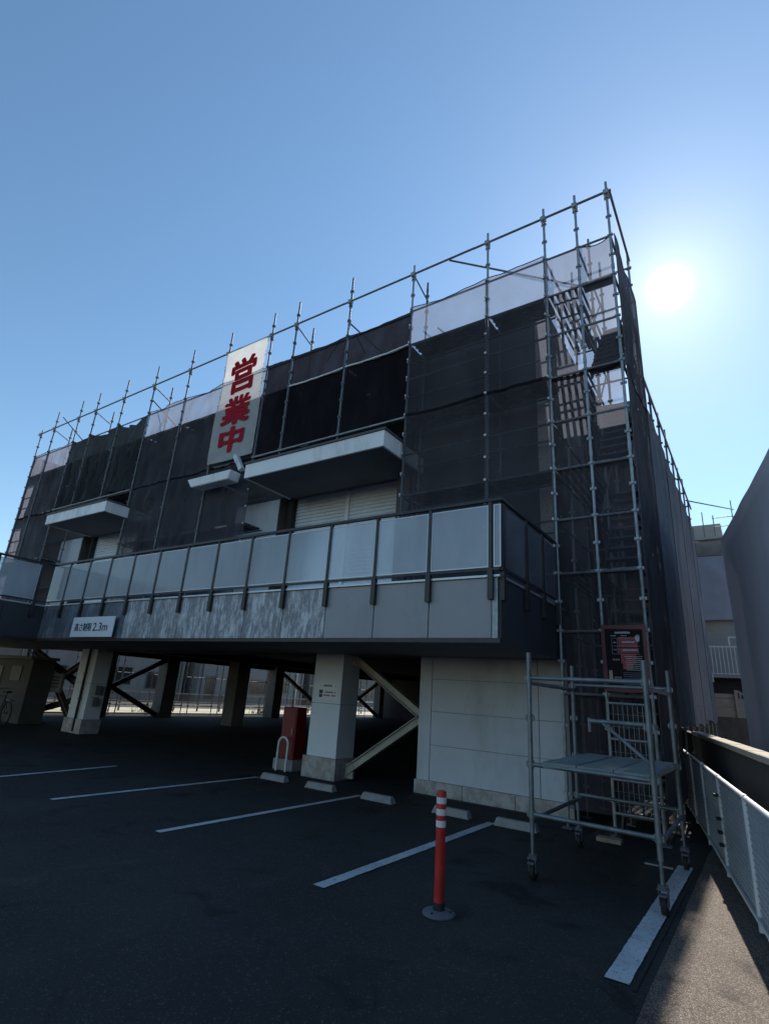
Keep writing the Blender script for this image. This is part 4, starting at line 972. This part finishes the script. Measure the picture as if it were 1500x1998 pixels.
# red cabinet and hoop guard
rb = thing('red_cabinet', (-8.28, 9.12, 0), 'red upright cabinet on a concrete base under the building', 'cabinet')
B('base', 'concrete', rb, -8.58, -8.04, 8.86, 9.30, 0, 0.21, 0.01)
B('body', 'red_box', rb, -8.51, -8.11, 8.93, 9.24, 0.212, 1.21, 0.012)
B('door', 'red_box', rb, -8.48, -8.14, 8.918, 8.929, 0.26, 1.17, 0.004)
B('handle', 'galv', rb, -8.19, -8.17, 8.90, 8.917, 0.68, 0.80)
hg = MB(); pts = [(-8.385, 8.77, 0.0), (-8.385, 8.77, 0.50)]+[(-8.255-0.13*math.cos(a_), 8.77, 0.50+0.13*math.sin(a_)) for a_ in [math.pi*i/10 for i in range(1, 10)]]+[(-8.125, 8.77, 0.50), (-8.125, 8.77, 0.0)]
hg.tube(pts, 0.024, 10)
tag(hg.build('hoop_guard', 'white_steel', None, smooth=True), 'white steel hoop guard standing before the red cabinet', 'hoop guard')

# kiosk wall and bicycle at the left edge
ks = thing('kiosk', (-20.2, 8.4, 0), 'low pale-walled hut under the building behind the bicycle', 'hut')
B('wall', 'kiosk', ks, -22.3, -19.05, 8.45, 9.15, 0, 1.92, 0.01); B('roof', 'soffit', ks, -22.4, -18.95, 8.33, 9.20, 1.922, 2.02, 0.01)
B('hatch', 'column_dark', ks, -20.35, -19.65, 8.42, 8.448, 1.25, 1.72, 0.01); B('hatch', 'column_dark', ks, -21.8, -21.0, 8.42, 8.448, 0.2, 1.7, 0.01)
bc = thing('bicycle', (-19.150, 7.95, 0), 'dark bicycle leaning by the pale hut at the left edge', 'bicycle')
by_ = 7.95; rw, fwx = -18.800, -19.870
for xw in (rw, fwx):
    t = MB(); t.torus((xw, by_, 0.335), (0, 1, 0), 0.315, 0.02); to = t.build('wheel', 'rubber', bc, smooth=True)
    s_ = MB()
    for i in range(14): a_ = 2*math.pi*i/14; s_.cyl((xw, by_+0.015*(-1)**i, 0.335), (xw+0.30*math.cos(a_), by_, 0.335+0.30*math.sin(a_)), 0.0015, 4)
    s_.cyl((xw, by_-0.04, 0.335), (xw, by_+0.04, 0.335), 0.02, 10); s_.build('spokes', 'galv_dark', to)
fr = MB(); bb = (-19.270, by_, 0.30); st_ = (-19.070, by_, 0.80); hd = (-19.650, by_, 0.78); hd2 = (-19.690, by_, 0.68)
for p, q, r in ((bb, st_, 0.016), (bb, hd2, 0.018), (st_, hd, 0.014), ((rw, by_+0.04, 0.335), bb, 0.010), ((rw, by_-0.04, 0.335), (-19.090, by_, 0.74), 0.009), ((rw, by_+0.04, 0.335), (-19.090, by_, 0.74), 0.009), ((hd[0]+0.01, by_, 0.95), (fwx+0.02, by_+0.035, 0.335), 0.013), ((hd2[0], by_, 0.66), (fwx+0.02, by_-0.035, 0.335), 0.011)):
    fr.cyl(p, q, r, 8)
fr.build('frame', 'rubber', bc, smooth=True)
sd = MB(); sd.cyl(st_, (-19.050, by_, 0.90), 0.012, 8); sd.obox((-19.040, by_, 0.92), (1, 0, 0.05), (0, 1, 0), (0, 0, 1), 0.13, 0.07, 0.025); sd.build('saddle', 'rubber', bc, bevel=0.01)
hbm = MB(); hbm.tube([(-19.550, by_-0.28, 1.0), (-19.650, by_-0.2, 1.02), (-19.670, by_, 1.0), (-19.650, by_+0.2, 1.02), (-19.550, by_+0.28, 1.0)], 0.011, 8); hbm.build('handlebar', 'galv_dark', bc, smooth=True)
ck = MB(); ck.torus((bb[0], by_-0.03, 0.30), (0, 1, 0), 0.09, 0.008, 18, 6); ck.cyl((bb[0], by_-0.06, 0.30), (bb[0]+0.10, by_-0.06, 0.18), 0.008, 6); ck.box(bb[0]+0.06, bb[0]+0.14, by_-0.14, by_-0.06, 0.17, 0.19); ck.build('crank', 'galv_dark', bc)
bk = MB(); bk.bar((rw-0.10, by_, 0.72), (rw+0.22, by_, 0.70), 0.12, 0.02); bk.cyl((rw+0.15, by_, 0.70), (rw, by_, 0.335), 0.006, 6); bk.build('rear_rack', 'galv_dark', bc)

# ================================================================== RIGHT SIDE: fence, block wall, neighbouring building
V0 = 0.825
fn = thing('mesh_fence', uv(8, V0), 'white steel mesh fence along the alley in front of the block wall', 'fence')
FP = [2.7, 4.28, 5.90, 7.55, 9.15, 10.70, 12.3, 13.9]
for u in FP:
    p = MB(); p.cyl(uv(u, V0, 0.0), uv(u, V0, 0.955), 0.026, 12); p.cyl(uv(u-0.035, V0, 0.962), uv(u+0.035, V0, 0.962), 0.028, 12); p.build('post', 'fence_white', fn, smooth=True)
PIPE('top_rail', 'fence_white', fn, uv(FP[0], V0, 0.962), uv(FP[-1], V0, 0.962), 0.022, 10)
PIPE('bottom_rail', 'fence_white', fn, uv(FP[0], V0-0.030, 0.10), uv(FP[-1], V0-0.030, 0.10), 0.012, 8)
for a_, c_ in zip(FP[:-1], FP[1:]):
    p = MB(); c = uv((a_+c_)/2, V0+0.004, 0.480)
    p.obox(c, U, V, (0, 0, 1), (c_-a_)/2-0.010, 0.0012, 0.470)
    for i in range(18): p.obox(uv((a_+c_)/2, V0-0.002, 0.06+0.05*i), U, V, (0, 0, 1), (c_-a_)/2-0.028, 0.0040, 0.0035)
    nv = int((c_-a_)/0.10)
    for i in range(1, nv): p.obox(uv(a_+0.10*i, V0-0.0052, 0.52), U, V, (0, 0, 1), 0.0016, 0.0016, 0.405)
    p.build('mesh_panel', 'fence_panel', fn)
cl = MB()
for z in (0.30, 0.42, 0.55, 0.78): cl.obox(uv(7.52, V0-0.045, z), U, V, (0, 0, 1), 0.035, 0.02, 0.014)
cl.build('clamp', 'rubber', fn)

WV = 1.07
wl = thing('block_wall', uv(9, WV), 'dark concrete block wall with pale sunlit capping behind the mesh fence', 'wall')
core_ = MB(); core_.obox(uv(8.55, WV+0.075, 0.62), U, V, (0, 0, 1), 7.45, 0.058, 0.62); core_.build('mortar_core', 'mortar', wl)
bmesh_ = None; rot = -AZ
for r_ in range(6):
    for k in range(38):
        u = 1.2+0.40*k+(0.2 if r_ % 2 else 0)
        if u > 15.9: continue
        if bmesh_ is None:
            x = MB(); x.box(-0.1965, 0.1965, -0.075, 0.075, 0, 0.197); ob = x.build('block', 'block', wl, bevel=0.004); bmesh_ = ob.data
            bpy.data.objects.remove(ob)
        share('block', bmesh_, uv(u, WV+0.075+random.uniform(-0.003, 0.003), 0.004+0.203*r_), wl, math.pi/2-AZ)
for k in range(20):
    u = 1.3+0.60*k
    if u > 12.9: break
    x = MB(); z_ = 1.222+0.004*random.random(); x.obox(uv(u, WV+0.075, z_+0.035), U, V, (0, 0, 1), 0.296, 0.092, 0.034); x.build('cap_stone', 'cap', wl, bevel=0.008)

nb = thing('neighbour_building', uv(6, 2.1), 'tall dark slate building covered in netting at the right edge', 'building')
nbv = 2.02; NBZ = 5.08
wlb = MB(); wlb.obox(uv(4.2, nbv+4.0, NBZ/2), U, V, (0, 0, 1), 8.35, 3.9, NBZ/2-0.02); wlb.build('wall', 'far_wall', nb)
B_ = MB(); B_.obox(uv(4.2, nbv+4.0, NBZ+0.03), U, V, (0, 0, 1), 8.45, 4.0, 0.04); B_.build('roof_edge', 'rail_dark', nb)
# window hood low on its face, just in the frame
hd_ = MB(); hd_.obox(uv(7.0, nbv-0.02, 3.0), U, V, (0, 0, 1), 0.6, 0.10, 0.02); hd_.obox(uv(7.0, nbv+0.06, 2.5), U, V, (0, 0, 1), 0.5, 0.03, 0.5); hd_.build('window', 'canopy', nb)
def uvsheet(u0, u1, v, zt, zb, seed, label):
    b_ = MB(); vv = []; ff = []; nx_, nz_ = 60, 30
    for j in range(nz_+1):
        for i in range(nx_+1):
            u = u0+(u1-u0)*i/nx_; z = zb+(zt-zb)*j/nz_
            o_ = 0.022*nz(u*0.5, z*0.5, seed)+0.012*nz(u*1.4+z, z*0.8, seed+3)
            vv.append(uv(u, v+o_, z))
    for j in range(nz_):
        for i in range(nx_): a_ = j*(nx_+1)+i; ff.append((a_, a_+1, a_+nx_+2, a_+nx_+1))
    b_.add(vv, ff); o = b_.build('net_sheet', 'net_slate', None, smooth=True, origin=uv(u0, v, zb)); return tag(o, label, 'netting')
uvsheet(-4, 12.62, nbv-0.05, NBZ+0.02, 0.4, 5.0, 'slate netting sheet draped down the neighbouring building at the right edge')

# ---- end of the alley
ew = thing('garden_fence', (-2, 20.0, 0), 'beige slatted fence on a dark retaining wall closing the alley', 'fence')
B('retaining_wall', 'block', ew, -6.0, 1.6, 20.0, 20.3, 0, 1.60)
for k in range(5): B('slat', 'beige_slat', ew, -6.0, -0.72, 20.02+0.004*k, 20.06+0.004*k, 1.602+0.135*k, 1.602+0.135*k+0.122, 0.004)
for x in (-0.68, -2.5, -4.3): B('post', 'beige_slat', ew, x-0.04, x+0.04, 19.94, 20.015, 1.60, 2.38)
for k in range(4): B('gate_bar', 'beige_slat', ew, -0.60+0.12*k, -0.56+0.12*k, 20.05, 20.08, 1.60, 2.30-0.09*k)
MB().bar((-0.64, 20.06, 2.36), (-0.12, 20.06, 1.98), 0.04, 0.05).build('gate_top', 'beige_slat', ew)
fb = thing('rear_building', (-2, 26, 0), 'grey building with a white-railed balcony at the end of the alley', 'building')
B('wall', 'far_wall', fb, -8, 2.4, 26.0, 36, 0, 8.05)
B('wall', 'far_beige', fb, -8, 2.4, 25.98, 36, 8.052, 8.75)
B('roof_edge', 'far_beige', fb, -8.1, 2.5, 25.86, 36.1, 8.752, 8.86)
B('penthouse', 'far_beige', fb, -5.0, -0.62, 27.0, 33, 8.862, 9.75)
B('opening', 'recess', fb, -2.6, 0.9, 25.95, 25.985, 2.3, 3.25)
B('lintel', 'canopy', fb, -1.8, -0.20, 25.80, 25.93, 5.36, 5.41)
bs = B('balcony_floor', 'far_wall', fb, -1.75, -0.36, 25.0, 25.93, 3.02, 3.12)
for k in range(10): MB().box(-1.62+0.13*k, -1.595+0.13*k, 24.99, 25.015, 3.121, 4.15).build('baluster', 'white_steel', bs)
MB().box(-1.68, -0.38, 24.98, 25.03, 4.152, 4.20).build('handrail', 'white_steel', bs); MB().box(-1.68, -0.38, 24.975, 24.989, 3.14, 3.18).build('bottom_rail', 'white_steel', bs)
MB().bar((-1.70, 25.0, 4.2), (-1.52, 25.0, 2.85), 0.05, 0.05).build('downpipe', 'white_steel', bs)
MB().box(-0.86, -0.42, 24.9, 25.0, 4.50, 4.55).build('rack_arm', 'white_steel', bs); MB().box(-0.86, -0.81, 24.9, 25.0, 4.2, 4.50).build('rack_arm', 'white_steel', bs)
sheet('net_sheet', 'net_slate', (-2.2, 25.6), (0.6, 25.6), 8.0, 5.30, 'slate netting hanging across the upper front of the rear building', None, 30, 30, 0.06, 0.06, 0.05, seed=31, fold_n=3)
sheet('net_sheet', 'net_beige', (-2.2, 25.55), (0.6, 25.55), 8.62, 8.04, 'beige netting strip below the roof of the rear building', None, 30, 12, 0.05, 0.03, 0.04, seed=33, fold_n=5)
rs = thing('rooftop_scaffold', (-0.3, 26.5, 8.86), 'thin pipe scaffold standing up behind the alley, above the rear building', 'scaffold')
def rp(p, q, r=0.03): PIPE('pipe', 'galv_dark', rs, p, q, r, 8)
for x, zt in ((-2.0, 9.6), (-1.25, 10.2), (-0.85, 10.0), (-0.12, 10.6), (0.6, 10.2)): rp((x, 26.5, 8.86), (x, 26.5, zt), 0.02)
for z in (9.85, 9.45, 8.95): rp((-0.9, 26.46, z), (1.6, 26.46, z+0.05), 0.018)
rp((-1.3, 19.2, 8.30), (-0.05, 26.45, 10.15), 0.025)

# ================================================================== STREET ON THE LEFT
sr = thing('street_railing', (-25.4, 22, 0.06), 'pale street railing with close upright bars beyond the open ground floor', 'railing')
for k in range(24): B('post', 'galv_dark', sr, -25.44, -25.36, 8+1.5*k-0.03, 8+1.5*k+0.03, 0.06, 0.93)
for z, t_ in ((0.90, 0.05), (0.50, 0.04), (0.33, 0.05)): B('rail', 'coping', sr, -25.43, -25.37, 7.9, 42.6, z, z+t_)
pk = MB()
for k in range(340): pk.box(-25.41, -25.39, 8.05+0.10*k, 8.07+0.10*k, 0.541, 0.899)
po_ = pk.build('bar', 'galv_dark', sr); po_['kind'] = 'stuff'
def house(y0, y1, x1, h, mat, label, seed):
    rnd = random.Random(seed); x0 = x1-8
    t_ = thing('house', (x1, (y0+y1)/2, 0), label, 'house', 'houses across the street on the left')
    B('wall', mat, t_, x0, x1, y0, y1, 0, h)
    rf = MB(); ov = 0.35; ym = (y0+y1)/2
    rf.add([(x0-ov, y0-ov, h), (x1+ov, y0-ov, h), (x1+ov, y1+ov, h), (x0-ov, y1+ov, h), (x0+1, ym, h+1.5), (x1-1, ym, h+1.5)], [(0, 1, 5, 4), (2, 3, 4, 5), (1, 2, 5), (3, 0, 4), (0, 3, 2, 1)])
    rf.build('roof', 'roof_dark', t_)
    y = y0+0.8
    while y < y1-1.8:
        w_ = rnd.choice((0.9, 1.4, 1.7)); z0 = rnd.choice((0.9, 1.1, 0.35))
        for zz, hh in ((z0, 1.1 if z0 > 0.5 else 1.7), (3.5, 1.1)):
            if zz+hh > h-0.2: continue
            f_ = MB(); f_.box(x1-0.01, x1+0.05, y-0.05, y+w_+0.05, zz-0.05, zz); f_.box(x1-0.01, x1+0.05, y-0.05, y+w_+0.05, zz+hh, zz+hh+0.05)
            f_.box(x1-0.01, x1+0.05, y-0.05, y, zz, zz+hh); f_.box(x1-0.01, x1+0.05, y+w_, y+w_+0.05, zz, zz+hh); f_.box(x1-0.01, x1+0.045, y+w_/2-0.02, y+w_/2+0.02, zz, zz+hh)
            fo = f_.build('window', 'galv_dark', t_)
            MB().box(x1-0.01, x1+0.02, y+0.002, y+w_/2-0.022, zz+0.002, zz+hh-0.002).build('pane', 'glass_dark', fo); MB().box(x1-0.01, x1+0.02, y+w_/2+0.022, y+w_-0.002, zz+0.002, zz+hh-0.002).build('pane', 'glass_dark', fo)
        y += w_+rnd.uniform(0.7, 1.6)
    for k in range(2): MB().cyl((x1+0.06, y0+0.3+k*(y1-y0-0.6), 0.1), (x1+0.06, y0+0.3+k*(y1-y0-0.6), h-0.1), 0.04, 8).build('downpipe', 'roof_dark', t_)
house(4, 15.5, -36, 5.6, 'house_b', 'cream house across the street, leftmost through the columns', 1)
house(16.5, 27, -36.5, 5.8, 'house_a', 'grey house across the street, behind the second opening between columns', 2)
house(28, 40, -36, 5.6, 'house_a', 'grey house across the street, behind the third opening between columns', 3)
house(41.5, 54, -36.5, 5.8, 'house_b', 'cream house across the street, seen beside the red cabinet', 4)
for k, (y, lab) in enumerate(((17.5, 'concrete utility pole across the street, seen left through the columns'), (33.5, 'concrete utility pole across the street, seen near the red cabinet'))):
    up = thing('utility_pole', (-31, y, 0), lab, 'utility pole', 'utility poles across the street')
    MB().cyl((-31, y, 0), (-31, y, 7.2), 0.15, 12, 0.11).build('pole', 'concrete', up, smooth=True)
    B('cross_arm', 'galv_dark', up, -31.05, -30.95, y-0.7, y+0.7, 6.6, 6.7)
wr = MB()
for dz, dx in ((6.72, 0), (3.2, 0.1)):
    pts = [(-31+dx, 17.5+16*i/24, dz-0.5*math.sin(math.pi*i/24)) for i in range(25)]; wr.tube(pts, 0.012, 5)
tag(wr.build('overhead_wire', 'rubber', None, smooth=True), 'sagging overhead cable between the two utility poles across the street', 'cable')
# low roadside plants at the edge of the lot
for k, (y, lab) in enumerate(((13.4, 'tuft of roadside weeds left, under the steel cross brace'), (16.8, 'tuft of roadside weeds beside the first inner column'), (24.0, 'tuft of roadside weeds beyond the second inner column'))):
    tp = thing('weed_clump', (-24.3, y, 0.06), lab, 'plant', 'roadside weeds')
    lv = MB(); rnd = random.Random(k)
    for i in range(160):
        yy = y+rnd.gauss(0, 0.45); xx = -24.3+rnd.gauss(0, 0.12); h_ = rnd.uniform(0.08, 0.34); a_ = rnd.uniform(0, 6.28); d = Vector((math.cos(a_), math.sin(a_), 0))*0.03; l_ = Vector((rnd.gauss(0, 0.07), rnd.gauss(0, 0.07), h_))
        p = Vector((xx, yy, 0.055)); lv.add([p-d*0.5, p+d*0.5, p+l_*0.6+d, p+l_], [(0, 1, 2, 3)])
    lo = lv.build('leaves', 'plant', tp); lo['kind'] = 'stuff'
